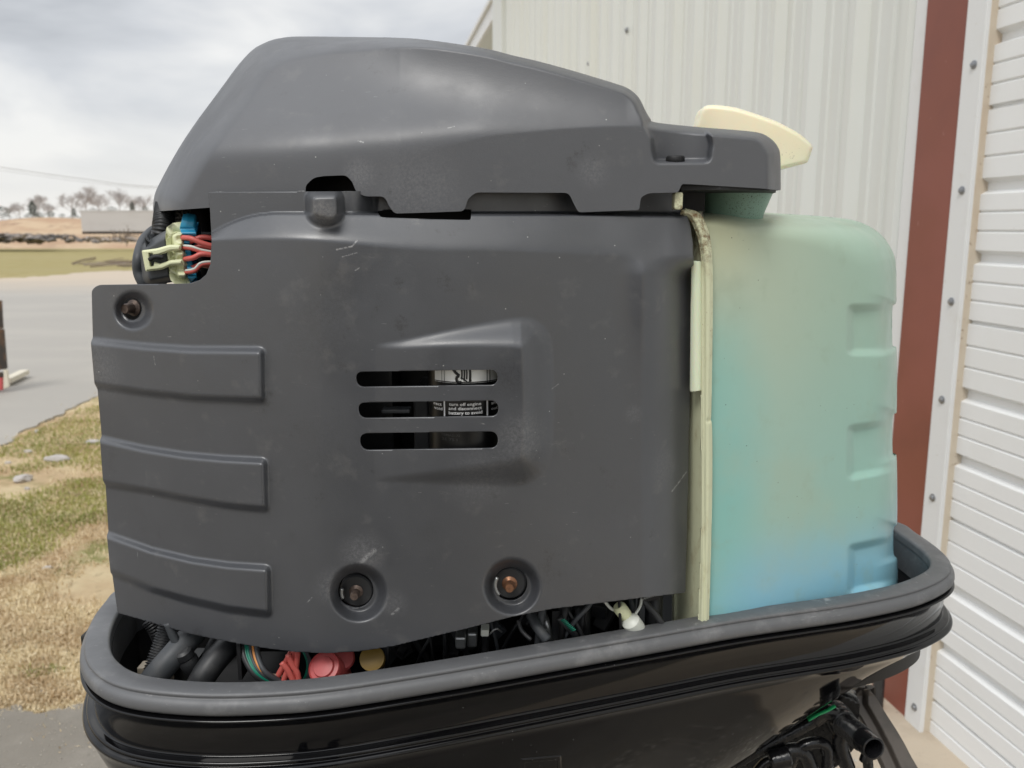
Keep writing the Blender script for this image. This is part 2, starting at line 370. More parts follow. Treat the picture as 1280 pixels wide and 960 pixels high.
# one ground material-sheet reaching the horizon
M = Mat('earth_and_dry_grass', (.45, .33, .20, 1), .9, 0, .2)
M.mix(M.ramp(M.noise(1.1, 5, .65), .40, .62, 0, 1), (.56, .46, .29, 1)); M.mix(M.ramp(M.noise(2.1, 6, .7), .52, .66, 0, .85), (.17, .18, .05, 1))
M.mix(M.ramp(M.noise(14, 5, .7), .55, .7, 0, .6), (.13, .085, .05, 1)); M.mix(M.ramp(M.noise(60, 4, .7), .6, .72, 0, .5), (.45, .40, .28, 1))
x, y, z = M.xyz(); M.mix(M.ramp(y, 20, 30, 0, .8), (.27, .235, .09, 1))
M.mix(M.math('MULTIPLY', M.ramp(y, 20, 34, 0, .8), M.ramp(M.noise(.12, 4, .6, stretch=(.4, 1, 1)), .45, .6)), (.32, .27, .13, 1))
M.bump(M.noise(30, 6, .7), .6, .02); m_earth = M.m
def near_z(X, Y):
    k = np.clip(1 - (Y - 12) / 15, 0, 1)
    return .008 * hash_noise(X, Y, 3.1) * k * sst(.5, 2.0, -X + .3 * (Y - 2)) - .02 * (1 - sst(.2, 1.5, -X + .3 * (Y - 2)))
grid_sheet('ground', -25, 12, -12, 40, 160, 220, near_z, m_earth)
far = MB(); far.add([(-1500, -400, -.06), (1500, -400, -.06), (1500, 3000, -.06), (-1500, 3000, -.06)], [(0, 1, 2, 3)])
tag(far.obj('field', m_earth), kind='structure')
# road: edge runs from (0,556) to (122,498), far edge about row 345
def gpt(px, py, z=0.0): return onz(px, py, z)
M = Mat('pale_road', (.36, .34, .31, 1), .85, 0, .25)
M.mix(M.ramp(M.noise(.35, 5, .6, stretch=(1, 2.5, 1)), .4, .65, 0, .5), (.42, .395, .355, 1)); M.mix(M.ramp(M.noise(55, 4, .7), .5, .7, 0, .4), (.38, .36, .33, 1))
M.mix(M.ramp(M.noise(1.6, 6, .7), .58, .7, 0, .4), (.33, .31, .28, 1)); M.bump(M.noise(90, 4), .4, .004)
x, y, z = M.xyz(); M.mix(M.math('MULTIPLY', M.ramp(M.math('ADD', y, M.math('MULTIPLY', M.noise(.3, 4), 6)), 22, 30, 0, 1), 0.8), (.52, .43, .33, 1)); m_road = M.m
near_edge = [(-60, 585), (0, 557), (30, 540), (60, 527), (90, 511), (122, 499), (170, 478), (260, 440), (420, 398), (620, 372), (900, 352)]
far_edge = [(900, 325), (620, 329), (420, 331), (260, 334), (180, 338), (120, 340), (60, 345), (0, 349), (-80, 356), (-300, 372)]
def ragged(e, amp):
    p = catmull(np.array(e, float), 90); q = gpt(p[:, 0], p[:, 1]); q[:, 0] += amp * hash_noise(q[:, 0] * 3, q[:, 1] * 3, 2.0); q[:, 1] += amp * hash_noise(q[:, 1] * 2, q[:, 0] * 4, 2.3); return q
ne = ragged(near_edge, .035); fe = ragged(far_edge, .25)
extra = gpt(np.array([-900., -900.]), np.array([420., 760.]))
poly = np.vstack([ne, fe, extra]); poly[:, 2] = .014
n = len(poly); bot = poly.copy(); bot[:, 2] = -.08
tag(mesh_obj('road', np.vstack([poly, bot]), [tuple(range(n))] + [(i, (i + 1) % n, n + (i + 1) % n, n + i) for i in range(n)], m_road, smooth=False), kind='structure')
# asphalt the photographer stands on
M = Mat('dark_asphalt', (.22, .20, .17, 1), .85, 0, .3); M.mix(M.ramp(M.noise(3, 6, .7), .42, .66, 0, .7), (.29, .265, .23, 1)); M.mix(M.ramp(M.voro(90), .05, .3, .5, 0), (.22, .21, .2, 1))
M.mix(M.ramp(M.noise(9, 5, .7), .58, .7, 0, .5), (.25, .20, .14, 1)); M.bump(M.noise(120, 4, .7), .5, .006); m_asph = M.m
pe = catmull(np.array([(-500, 900), (-200, 893), (-20, 893), (20, 889), (60, 898), (100, 893), (140, 897), (200, 892), (400, 885), (640, 878), (760, 875)], float), 120)
q = gpt(pe[:, 0], pe[:, 1]); q[:, 1] += .03 * hash_noise(q[:, 0] * 4, q[:, 1], 3.0) + .012 * hash_noise(q[:, 0] * 17, q[:, 1], 3.0)
q = np.vstack([q, [(3.2, q[-1][1], 0), (3.2, -12, 0), (-14, -12, 0), (-14, q[0][1], 0)]]); q[:, 2] = .014
tag(mesh_obj('asphalt_yard', q, [tuple(range(len(q)))], m_asph, smooth=False), kind='structure')

# ================================================================== METAL BUILDING
G = gpt(1146., 908.); a, dy, dz = ray(462., HOR); dv = np.array([float(a), float(dy), 0.]); dv /= np.linalg.norm(dv); nv = np.array([-dv[1], dv[0], 0.]); zv = np.array([0, 0, 1.])
def wall_hit(px, py, off=0.):
    a, dy, dz = ray(px, py); r = np.array([float(a), float(dy), float(dz)]); o = np.array([0, 0, CAMZ]); p0 = G + nv * off
    t = nv.dot(p0 - o) / nv.dot(r); p = o + r * t; return float((p - G).dot(dv)), float(p[2])
def wp(s, z, off=0.): return G + dv * s + nv * off + zv * z
def wbox(mb, s0, s1, z0, z1, o0, o1):
    c = wp((s0 + s1) / 2, (z0 + z1) / 2, (o0 + o1) / 2); mb.box(c, ((s1 - s0) / 2, (o1 - o0) / 2, (z1 - z0) / 2), (dv, nv, zv))
sx = lambda px, off=0.: wall_hit(px, HOR, off)[0]
sJ, sR0, sR1, sW, sD = sx(1130., .034), sx(1136., .045), sx(1184.5, .052), sx(1208.5, .052), sx(1211., .04)
sC1 = wall_hit(642., 30.)[0]; sC0 = wall_hit(629., 30.)[0]
M = Mat('offwhite_metal_siding', (.67, .69, .665, 1), .38, 0, .5); M.mix(M.ramp(M.noise(2.2, 5, .6, stretch=(1, 1, .25)), .45, .7, 0, .6), (.66, .67, .61, 1))
M.mix(M.ramp(M.noise(9, 5, .6, stretch=(1, 1, .12)), .52, .72, 0, .4), (.65, .66, .60, 1)); M.bump(M.noise(3, 2), .2, .01); m_siding = M.m
M = Mat('white_trim_paint', (.72, .73, .73, 1), .4); M.mix(M.ramp(M.noise(5, 6, .7), .52, .75, 0, .5), (.62, .60, .55, 1)); M.mix(M.ramp(M.noise(40, 6, .75), .63, .72, 0, .5), (.45, .38, .28, 1)); m_trim = M.m
M = Mat('oxide_red_trim', lin(129, 72, 56), .42); M.mix(M.ramp(M.noise(4, 5, .6), .4, .7, 0, .5), lin(116, 64, 53)); M.mix(M.ramp(M.noise(45, 3, .6, stretch=(1, 1, .5)), .70, .76, 0, .5), lin(190, 150, 140))
M.mix(M.ramp(M.noise(1.3, 4), .5, .62, 0, .4), lin(146, 84, 74)); m_redtrim = M.m
M = Mat('weathered_jamb_wood', (.58, .51, .41, 1), .6); M.mix(M.ramp(M.noise(6, 6, .7, stretch=(1, 1, .3)), .45, .7, 0, .8), (.50, .38, .27, 1)); M.mix(M.ramp(M.noise(50, 5, .7), .62, .7, 0, .7), (.2, .12, .07, 1)); m_wood = M.m
M = Mat('white_door_paint', (.80, .81, .81, 1), .35); M.mix(M.ramp(M.noise(3, 5, .6), .45, .7, 0, .4), (.74, .745, .73, 1)); M.mix(M.ramp(M.noise(25, 6, .75), .66, .74, 0, .4), (.5, .47, .42, 1)); m_door = M.m
M = Mat('dark_metal', (.05, .05, .048, 1), .6); m_seal = M.m  # plain dark tone shared by the door backing and bottom seal
M = Mat('zinc_screw', (.30, .31, .33, 1), .35, .8); m_screw = M.m
bld = empty('metal_building', tuple(wp(0, 0)))
tag(bld, 'off-white ribbed metal building with red corner trim and a white roll-up garage door', 'building')
# ribbed sheets: 0.914 m wide, ribs every 0.305 m with two minor ribs between
def sheet_mesh(height, ribs=3):
    prof = []; p = .3048
    for r in range(ribs):
        b = r * p
        prof += [(b, 0), (b + .006, 0), (b + .036, .038), (b + .074, .038), (b + .104, 0), (b + .155, 0), (b + .166, .009), (b + .186, .009), (b + .197, 0), (b + .246, 0), (b + .254, .006), (b + .268, .006), (b + .276, 0)]
    prof.append((ribs * p, 0)); v = []; f = []
    for k, z in enumerate((0, height)):
        for s, o in prof: v.append((s, o, z))
    m = len(prof)
    for i in range(m - 1): f.append((i, i + 1, m + i + 1, m + i))
    return v, f
H1 = 5.6; sv, sf = sheet_mesh(H1); sheet_me = None
ang = math.atan2(dv[1], dv[0])
k = 0; s = sJ + .02
while s < sC1 - .02:
    if sheet_me is None:
        o = mesh_obj('wall_panel', np.array(sv), sf, m_siding, None, False); sheet_me = o.data
    else: o = bpy.data.objects.new('wall_panel', sheet_me); COL.objects.link(o)
    w = wp(s, .03); o.parent = bld; o.location = Vector(w) - bld.location; o.rotation_euler = (0, 0, ang)
    o.location += Vector(nv * (.0004 if k % 2 else 0)); s += .9144; k += 1
sEnd = s
mb = MB(); wbox(mb, sJ - .005, sEnd, 0, H1, -.25, -.04); wbox(mb, sJ - .005, sEnd, 0, .03, -.04, 0.0); mb.obj('wall', m_siding, bld)
mb = MB(); wbox(mb, sEnd, sEnd + (sC0 - sC1) * 1.0, 0, H1 + .1, -.3, .06); bevel(mb.obj('corner_trim', m_siding, bld), .004)
mb = MB(); wbox(mb, sJ - .03, sR0 + .0, 0, H1, -.05, .034)
mb2 = MB(); wbox(mb2, sR0, sJ + .035, 0, H1, -.05, .030); bevel(mb2.obj('end_trim', m_trim, bld), .003)
mb = MB(); wbox(mb, sR1, sR0 - .001, 0, 4.2, -.2, .045); bevel(mb.obj('red_trim', m_redtrim, bld), .003)
mb = MB(); wbox(mb, sW, sR1 - .001, 0, 4.0, -.2, .052); bevel(mb.obj('white_jamb_trim', m_trim, bld), .003)
mb = MB(); wbox(mb, sD, sW - .001, -.0, 4.0, -.2, .040); o = bevel(mb.obj('door_stop', m_wood, bld), .002)
so = None
for py in (81, 238, 377, 499.7, 622, 764, 884):
    xx = 1217.5 - (py - 81) * (1217.5 - 1166) / (622 - 81) if py < 700 else 1166 - (py - 622) * .0868
    s_, z_ = wall_hit(xx, py, .052)
    if so is None:
        v, f = lathe_data([(.012, 0), (.012, .002), (.0075, .003), (.0065, .008), (.002, .009)], wp(s_, z_, .052), nv, 12); so = mesh_obj('screw', v, f, m_screw, bld, False, loc=tuple(wp(s_, z_, .052)))
    else:
        c = so.copy(); COL.objects.link(c); c.location = Vector(wp(s_, z_, .052)) - bld.location
for px_, py_ in ((783.9, 37.6), (736, 79.7)):
    s_, z_ = wall_hit(px_, py_, .03); c = so.copy(); COL.objects.link(c); c.scale = (1.5, 1.5, 1.5); c.location = Vector(wp(s_, z_, .031)) - bld.location
# far lower wing with its eave
mb = MB(); s0, z0 = wall_hit(600, 31, -.06)
wing_off = -.75
mb = MB(); wbox(mb, sEnd + .2, sEnd + 24, 0, z0 - .2, wing_off - .3, wing_off); mb.obj('wing_wall', m_siding, bld)
sv2, sf2 = sheet_mesh(z0 - .2); me2 = None
for k in range(20):
    if me2 is None: o = mesh_obj('wing_panel', np.array(sv2), sf2, m_siding, None, False); me2 = o.data
    else: o = bpy.data.objects.new('wing_panel', me2); COL.objects.link(o)
    o.parent = bld; o.location = Vector(wp(sEnd + .2 + k * .9144, .0, wing_off + .002)) - bld.location; o.rotation_euler = (0, 0, ang)
mb = MB(); wbox(mb, sEnd + .1, sEnd + 24, z0 - .19, z0 - .05, wing_off, -.12); mb.obj('soffit', m_siding, bld)
mb = MB(); wbox(mb, sEnd + .1, sEnd + 24, z0 - .22, z0, -.12, -.06); wbox(mb, sEnd + .1, sEnd + 24, z0 + .003, z0 + .08, -.15, -.02); bevel(mb.obj('gutter', m_trim, bld), .01)
mb = MB(); v = [wp(sEnd + .1, z0 - .04, -.12), wp(sEnd + 24, z0 - .04, -.12), wp(sEnd + 24, z0 + 1.6, -6), wp(sEnd + .1, z0 + 1.6, -6)]; mb.add(v + [p + zv * -.06 for p in v], [(0, 1, 2, 3), (7, 6, 5, 4), (0, 4, 5, 1), (3, 2, 6, 7)]); mb.obj('wing_roof', m_siding, bld)
mb = MB(); v = [wp(-7, H1 + .02, .5), wp(sEnd + .6, H1 + .02, .5), wp(sEnd + .6, H1 + 2, -9), wp(-7, H1 + 2, -9)]; mb.add(v + [p + zv * .15 for p in v], [(3, 2, 1, 0), (4, 5, 6, 7), (0, 1, 5, 4), (1, 2, 6, 5), (2, 3, 7, 6), (3, 0, 4, 7)]); mb.obj('roof', m_siding, bld)
mb = MB(); wbox(mb, -7, sD, 4.0, H1, -.25, .02); mb.obj('header_wall', m_siding, bld)
mb = MB(); wbox(mb, -7, -5.2, 0, 4.0, -.25, .02); mb.obj('pier_wall', m_siding, bld)
# garage door: sections with moulded ribs
door_off = .020; SECT = abs(wall_hit(1200, 398, door_off)[1] - wall_hit(1200, 652, door_off)[1])
zs = wall_hit(1195, 652, door_off)[1]; z_b = zs - SECT * math.ceil(zs / SECT)
prof = [(0, -.012), (.006, -.012), (.012, 0), (.095, 0), (.103, -.006), (.112, 0), (.185, 0), (.193, -.006), (.202, 0),
        (.275, 0), (.290, -.020), (.325, -.020), (.345, 0), (.425, 0), (.433, -.006), (.442, 0), (.515, 0), (.523, -.006), (.532, 0),
        (.605, 0), (.622, -.020), (.66, -.020), (.68, 0), (.77, 0), (.778, -.006), (.787, 0), (.875, 0), (.883, -.006), (.892, 0), (.988, 0), (.994, -.012), (1.0, -.012)]
dv_, df_ = [], []
Ld = 5.2
for k, s_ in enumerate((0, -Ld)):
    for h, o_ in prof: dv_.append((s_, o_, h * SECT))
m = len(prof)
for i in range(m - 1): df_.append((i, i + 1, m + i + 1, m + i))
me3 = None; z_ = z_b; door = empty('garage_door', tuple(wp(sD, 0, door_off))); door.parent = bld; door.location = Vector(wp(sD, 0, door_off)) - bld.location
while z_ < 4.0:
    if me3 is None: o = mesh_obj('door_panel', np.array(dv_), df_, m_door, None, False); me3 = o.data
    else: o = bpy.data.objects.new('door_panel', me3); COL.objects.link(o)
    o.parent = door; o.location = Vector((0, 0, z_)); o.rotation_euler = (0, 0, ang); z_ += SECT
mb = MB(); wbox(mb, -5.2, sD + .01, -.01, 4.0, -.2, door_off - .022); mb.obj('door_backing', m_seal, door)
mb = MB(); wbox(mb, -5.2, sD - .005, 0.0, .03, door_off - .02, door_off + .012); mb.obj('bottom_seal', m_seal, door)
# downpipe low on the wall behind the tilt bracket
s_, z_ = wall_hit(1098, 865, .10)
v, f = tube_data([wp(s_, .02, .10), wp(s_, .5, .10), wp(s_ + .02, .56, .06)], .018, seg=10)
cable = mesh_obj('drain_hose', v, f, m_rubber, None); tag(cable, 'short black pipe standing against the foot of the red trim', 'pipe')
# concrete apron and gravel
M = Mat('sandy_concrete', (.52, .44, .34, 1), .85); M.mix(M.ramp(M.noise(4, 6, .7), .42, .65, 0, .7), (.42, .35, .27, 1)); M.mix(M.ramp(M.noise(70, 5, .7), .55, .7, 0, .5), (.5, .45, .37, 1))
M.mix(M.ramp(M.noise(18, 5, .7), .62, .7, 0, .6), (.19, .16, .125, 1)); M.bump(M.noise(80, 5, .7), .5, .006); m_conc = M.m
mb = MB(); c0 = wp(-6, 0, -.3); c1 = wp(sEnd, 0, -.3); c2 = wp(sEnd, 0, .30); c3 = wp(.2, 0, .42); c4 = wp(-6, 0, 1.2)
mb.add([p + zv * .038 for p in (c0, c1, c2, c3, c4)] + [p - zv * .1 for p in (c0, c1, c2, c3, c4)], [(0, 4, 3, 2, 1), (0, 1, 6, 5), (1, 2, 7, 6), (2, 3, 8, 7), (3, 4, 9, 8)]); tag(mb.obj('concrete_apron', m_conc), kind='structure')
mb = MB()
for k in range(5200):
    s_ = rng.uniform(-1.6, 3.0); o_ = rng.uniform(.28, 1.1); p = wp(s_, .036, o_)
    r = rng.uniform(.004, .013); th = rng.uniform(0, 6.3); A = np.array([[math.cos(th), math.sin(th), .2], [-math.sin(th), math.cos(th), .1], [0, 0, 1]])
    v = [p + r * (A[0] * x + A[1] * y * .8 + A[2] * z * .6) for x, y, z in ((1, 0, .2), (.2, 1, .1), (-1, .1, 0), (-.1, -1, .2), (0, 0, 1), (.1, .1, -.6))]
    mb.add(v, [(0, 1, 4), (1, 2, 4), (2, 3, 4), (3, 0, 4), (1, 0, 5), (2, 1, 5), (3, 2, 5), (0, 3, 5)])
M = Mat('gravel_stone', (.42, .38, .32, 1), .8); M.mix(M.ramp(M.noise(45, 2), .4, .6), (.24, .22, .19, 1)); M.mix(M.ramp(M.noise(90, 2), .58, .62), (.6, .57, .5, 1)); m_gravel = M.m
GR = mb; mb = MB()
for k in range(260):
    px = rng.uniform(-40, 200); q = gpt(px, rng.uniform(897, 975), .016); r = rng.uniform(.0012, .0032); th = rng.uniform(0, 6.3)
    v = [q + r * np.array([x * math.cos(th) - y * math.sin(th), x * math.sin(th) + y * math.cos(th), z * .6]) for x, y, z in ((1, 0, .2), (.2, 1, .1), (-1, .1, 0), (-.1, -1, .2), (0, 0, 1), (.1, .1, -.6))]
    mb.add(v, [(0, 1, 4), (1, 2, 4), (2, 3, 4), (3, 0, 4), (1, 0, 5), (2, 1, 5), (3, 2, 5), (0, 3, 5)])
tag(mb.obj('grit', m_gravel), 'fine pale grit scattered over the dark asphalt at the lower left', 'grit', kind='stuff'); mb = GR
tag(mb.obj('gravel', m_gravel), 'loose tan gravel beside the concrete apron below the motor', 'gravel', kind='stuff')

# ================================================================== ROADSIDE STRIP: grass, straw, stones
def blades(name, n, region, hmin, hmax, mat, lab, cat, lay=.3, keep=None, wid=.004):
    mb_v = []; f = []
    px = rng.uniform(region[0], region[1], n); py = rng.uniform(0, 1, n) ** 1.0 * (region[3] - region[2]) + region[2]
    q = gpt(px, py)
    dens = hash_noise(q[:, 0] * 1.1, q[:, 1] * 1.1, 2.2)
    kp = keep(px, py, dens); q = q[kp]; m = len(q)
    zz = near_z(q[:, 0], q[:, 1]); th = rng.uniform(0, 6.28, m); h = rng.uniform(hmin, hmax, m) ; w = rng.uniform(.6, 1.3, m) * wid
    le = rng.uniform(.1, 1, m) * lay; la = rng.uniform(0, 6.28, m)
    b = np.stack([q[:, 0], q[:, 1], zz - .002], -1); s_ = np.stack([np.cos(th), np.sin(th), 0 * th], -1) * w[:, None]
    mid = b + np.stack([np.cos(la) * h * le * .4, np.sin(la) * h * le * .4, h * .6 * (1 - le * .3)], -1)
    tip = b + np.stack([np.cos(la) * h * le * 1.1, np.sin(la) * h * le * 1.1, h * (1.02 - le * .85)], -1)
    v = np.stack([b - s_, b + s_, mid + s_ * .6, mid - s_ * .6, tip], 1).reshape(-1, 3)
    f = [x for i in range(m) for x in ((5 * i, 5 * i + 1, 5 * i + 2, 5 * i + 3), (5 * i + 3, 5 * i + 2, 5 * i + 4))]
    o = mesh_obj(name, v, f, mat, None, False); return tag(o, lab, cat, kind='stuff')
M = Mat('green_blades', (.25, .28, .06, 1), .6); M.mix(M.ramp(M.noise(3, 3), .4, .6), (.38, .38, .10, 1)); M.mix(M.ramp(M.noise(120, 2), .55, .6, 0, .8), (.34, .31, .12, 1)); m_gb = M.m
M = Mat('straw_blades', (.74, .62, .40, 1), .7); M.mix(M.ramp(M.noise(4, 3), .4, .6), (.56, .42, .25, 1)); M.mix(M.ramp(M.noise(100, 2), .55, .62, 0, .8), (.82, .72, .52, 1)); m_sb = M.m
edge_y = lambda px: np.interp(px, [p[0] for p in near_edge], [p[1] for p in near_edge])
def gk(px, py, d): return (py > edge_y(px) + 5) & (py < 880) & (d * .7 + .55 * np.exp(-((px - 60) / 120) ** 2 - ((py - 560) / 50) ** 2) + 1.2 * np.exp(-((px - 20) / 75) ** 2 - ((py - 650) / 45) ** 2) - .5 * sst(690, 760, py) + .35 * np.exp(-((px - 20) / 60) ** 2 - ((py - 840) / 30) ** 2) > .18 + .3 * rng.random(len(d)))
def sk(px, py, d): return (py > edge_y(px) + 2 - 14 * rng.random(len(d)) ** 4) & ((py < 893) | (rng.random(len(d)) < .03)) & (d > -.25 - .5 * (rng.random(len(d)) ** 2))
blades('green_grass', 62000, (-60, 230, 495, 890), .012, .045, m_gb, 'patchy green grass along the roadside strip at left', 'grass', .8, gk)
blades('straw', 66000, (-60, 230, 490, 945), .010, .04, m_sb, 'dry tan grass and straw covering the roadside strip', 'dry grass', 1.0, sk, .0035)
M = Mat('pale_stone', (.46, .43, .41, 1), .75); M.mix(M.ramp(M.noise(20, 5), .45, .7, 0, .6), (.38, .35, .32, 1)); M.bump(M.noise(60, 4), .5, .004); m_stone = M.m
def rock(name, c, r, flat, mat, seed):
    rr = np.random.default_rng(seed); v = []; f = []; nl, ns = 6, 10; ph = rr.uniform(0, 6, 6)
    for i in range(nl + 1):
        t = math.pi * i / nl
        for j in range(ns):
            a = 2 * math.pi * j / ns; k = (1 + .2 * math.sin(2 * a + ph[0]) + .14 * math.sin(3 * a + ph[1] + t * 2)) * (1 + (rr.normal(0, .09) if 0 < i < nl else 0))
            v.append((c[0] + r[0] * k * math.sin(t) ** .7 * math.cos(a), c[1] + r[1] * k * math.sin(t) ** .7 * math.sin(a), c[2] + flat * math.cos(t) * (1 + .25 * math.cos(a + ph[2]) * math.sin(t))))
    for i in range(nl):
        for j in range(ns): f.append((i * ns + j, (i + 1) * ns + j, (i + 1) * ns + (j + 1) % ns, i * ns + (j + 1) % ns))
    return mesh_obj(name, v, f, mat, None, False, loc=c)
stones = [((72, 576), .095, .05, .035, 'largest pale flat stone lying in the patchy grass strip'), ((28, 602), .07, .05, .035, 'pinkish pale stone near the green grass at the left edge'),
          ((117, 554), .085, .04, .02, 'long thin pale stone in the grass right beside the motor side cover'), ((36, 566), .04, .025, .018, 'small pale pebble between the road edge and the largest stone'),
          ((46, 542), .022, .018, .02, 'tiny bright white pebble closest to the road edge'), ((34, 613), .018, .015, .015, 'tiny white pebble just below the pinkish stone'),
          ((10, 579), .03, .02, .012, 'small pale pebble furthest left beside the road edge'), ((52, 865), .012, .005, .004, 'white chip lying in the straw just above the dark asphalt'), ((60, 710), .03, .02, .01, 'small tan stone in the bare dirt below the green grass')]
for i, ((px, py), rx, ry, fz, lb) in enumerate(stones):
    q = gpt(float(px), float(py)); q[2] = float(near_z(q[0], q[1])) + fz * .4; o = rock('stone', tuple(q), (rx * .8, ry * .8), fz * .8, m_stone, i + 3); tag(o, lb, 'stone', 'pale stones in the grass strip')
M = Mat('pale_lumber', (.66, .61, .50, 1), .6); m_lum = M.m
a0 = gpt(8., 476., .07); a1 = gpt(31., 465., .07); d = a1 - a0; L = np.linalg.norm(d); d /= L
mb = MB(); mb.box((a0 + a1) / 2, (L / 2, .045, .025), (d, np.array([-d[1], d[0], 0]), zv)); o = bevel(mb.obj('board', m_lum, loc=tuple((a0 + a1) / 2)), .004); tag(o, 'short pale wooden board lying on the road at the left edge', 'board')
# the machine foot cut by the left edge of the photograph
q = gpt(-2., 488., .035); base = tuple(q); post = empty('machine_leg', base); tag(post, 'dark brown machine leg with a red foot at the far left edge', 'machine leg')
M = Mat('dark_rusty_steel', (.035, .028, .022, 1), .6); M.mix(M.ramp(M.noise(8, 5), .45, .7), (.11, .055, .025, 1)); m_rust = M.m
Yp = q[1]; mb = MB(); w = lambda x, y: np.array(V(x, y, Yp))
for tri in (((-30, 376), (0.5, 376), (2.5, 411), (-30, 411)), ((-30, 412), (3.5, 412), (7.5, 461), (-30, 468)), ((-30, 466), (4, 466), (3, 472), (-30, 474))):
    v = [w(*p) for p in tri]; mb.add(v + [p + np.array([-.012, .05, 0]) for p in v], [(3, 2, 1, 0), (4, 5, 6, 7), (0, 1, 5, 4), (1, 2, 6, 5), (2, 3, 7, 6), (3, 0, 4, 7)])
mb.obj('leg', m_rust, post)
mb = MB(); v = [w(*p) for p in ((-26, 470), (3.5, 470), (3.5, 488), (-26, 490))]; mb.add(v + [p + np.array([-.012, .05, 0]) for p in v], [(3, 2, 1, 0), (4, 5, 6, 7), (0, 1, 5, 4), (1, 2, 6, 5), (2, 3, 7, 6), (3, 0, 4, 7)]); bevel(mb.obj('foot', m_redcap, post), .01)
mb = MB(); v = [w(*p) for p in ((4, 461), (9, 463), (11.5, 484), (3.8, 487))]; mb.add(v + [p + np.array([-.01, .04, 0]) for p in v], [(3, 2, 1, 0), (4, 5, 6, 7), (0, 1, 5, 4), (1, 2, 6, 5), (2, 3, 7, 6), (3, 0, 4, 7)]); bevel(mb.obj('guard', m_lum, post), .01)

# ================================================================== FAR LAND: bank, rubble, trailer, trees, wire
M = Mat('bare_clay', (.40, .26, .16, 1), .9); M.mix(M.ramp(M.noise(.16, 5, .65), .42, .62), (.50, .37, .24, 1)); M.mix(M.ramp(M.noise(.35, 5, .7), .55, .68, 0, .8), (.22, .13, .08, 1)); M.bump(M.noise(.8, 5), .8, .4); m_clay = M.m
def bank_z(X, Y):
    t = .75 * sst(64, 78, Y) + 1.5 * sst(86, 104, Y)
    return -.08 + t * (1.0 + .10 * hash_noise(X * .12, Y * .12, 1.0) + .22 * np.exp(-((X + 56) / 6.) ** 2 - ((Y - 100) / 10) ** 2) + .15 * np.exp(-((X + 40) / 7.) ** 2 - ((Y - 100) / 9) ** 2))
grid_sheet('dirt_bank', -220, 160, 63, 330, 220, 130, bank_z, m_clay, 1.6)
M = Mat('rubble', (.14, .125, .115, 1), .8); M.mix(M.ramp(M.noise(.9, 4), .45, .55), (.34, .29, .25, 1)); M.mix(M.ramp(M.noise(1.7, 3), .55, .62), (.04, .038, .036, 1)); m_rub = M.m
def chunk(mb, c, r, seed):
    rr = np.random.default_rng(seed); A = np.linalg.qr(rr.normal(size=(3, 3)))[0]; h = rr.uniform(.4, 1.2, 3) * r; h[2] *= .35; A[:, 2] *= .45; mb.box(c, h, A)
def pxz(px, py, Y): return np.array(V(px, py, Y))
mb = MB()
for k in range(240):
    px = rng.uniform(-40, 102) if k % 2 else rng.uniform(-40, 60); c = pxz(px, rng.uniform(293.5, 301.5), rng.uniform(57, 62)); c[2] = max(c[2], .1); chunk(mb, c, rng.uniform(.12, .42) * (1.1 if px < 50 else .8), k)
for k in range(90):
    c = pxz(rng.uniform(100, 185), rng.uniform(297, 302), rng.uniform(57, 62)); c[2] = max(c[2], .05); chunk(mb, c, rng.uniform(.06, .25), k + 900)
tag(mb.obj('rubble_heap', m_rub), 'long heap of dark broken concrete and brush beyond the grass field', 'rubble', kind='stuff')
mb = MB()
for k in range(15):
    px = rng.uniform(88, 172); a_ = gpt(px, rng.uniform(326, 333) + (px - 80) * .012, .06); th = rng.normal(0, .25); L = rng.uniform(.4, 2.6); b_ = a_ + np.array([math.cos(th) * L, math.sin(th) * L * .6, rng.uniform(0, .25)])
    v, f = tube_data([a_, (a_ + b_) / 2 + rng.normal(0, .02, 3), b_], rng.uniform(.012, .035), seg=5, n=6); mb.add(v, f)
for k in range(46):
    a_ = pxz(rng.uniform(140, 165), rng.uniform(299, 304), 60); b_ = a_ + rng.normal(0, .3, 3) + np.array([.1, 0, .35]); v, f = tube_data([a_, b_], .02, seg=4, n=2); mb.add(v, f)
M = Mat('grey_driftwood', (.16, .12, .09, 1), .8); M.mix(M.ramp(M.noise(1, 4), .45, .6), (.30, .25, .20, 1)); m_drift = M.m
tag(mb.obj('fallen_branches', m_drift), 'fallen bare branches scattered along the far edge of the road', 'branches', kind='stuff')
# long pale trailer on the bank
M = Mat('trailer_skin', (.50, .50, .49, 1), .5); M.mix(M.ramp(M.noise(.5, 5, .6, stretch=(1, 1, 3)), .45, .7, 0, .5), (.42, .415, .40, 1)); m_trl = M.m
YT = 82.; tl = pxz(100, 263, YT); br = pxz(232, 292, YT); tr_e = empty('box_trailer', ((tl[0] + br[0]) / 2, YT + 1.2, br[2] - .9)); tag(tr_e, 'long pale grey box trailer parked on the dirt bank beyond the field', 'trailer')
mb = MB(); mb.box(((tl[0] + br[0]) / 2, YT + 1.25, (pxz(100, 264, YT)[2] + pxz(100, 289.5, YT)[2]) / 2), ((br[0] - tl[0]) / 2, 1.25, (pxz(100, 264, YT)[2] - pxz(100, 289.5, YT)[2]) / 2)); bevel(mb.obj('body', m_trl, tr_e), .05)
zt_, zb_ = pxz(100, 264, YT)[2], pxz(100, 289.5, YT)[2]
mb = MB(); mb.box(((tl[0] + br[0]) / 2, YT + 1.25, zt_ + .03), ((br[0] - tl[0]) / 2 + .03, 1.28, .05)); mb.obj('top_rail', m_trl, tr_e)
mb = MB(); mb.box(((tl[0] + br[0]) / 2, YT + 1.25, zb_ - .12), ((br[0] - tl[0]) / 2, 1.2, .10)); mb.obj('chassis', m_black, tr_e)
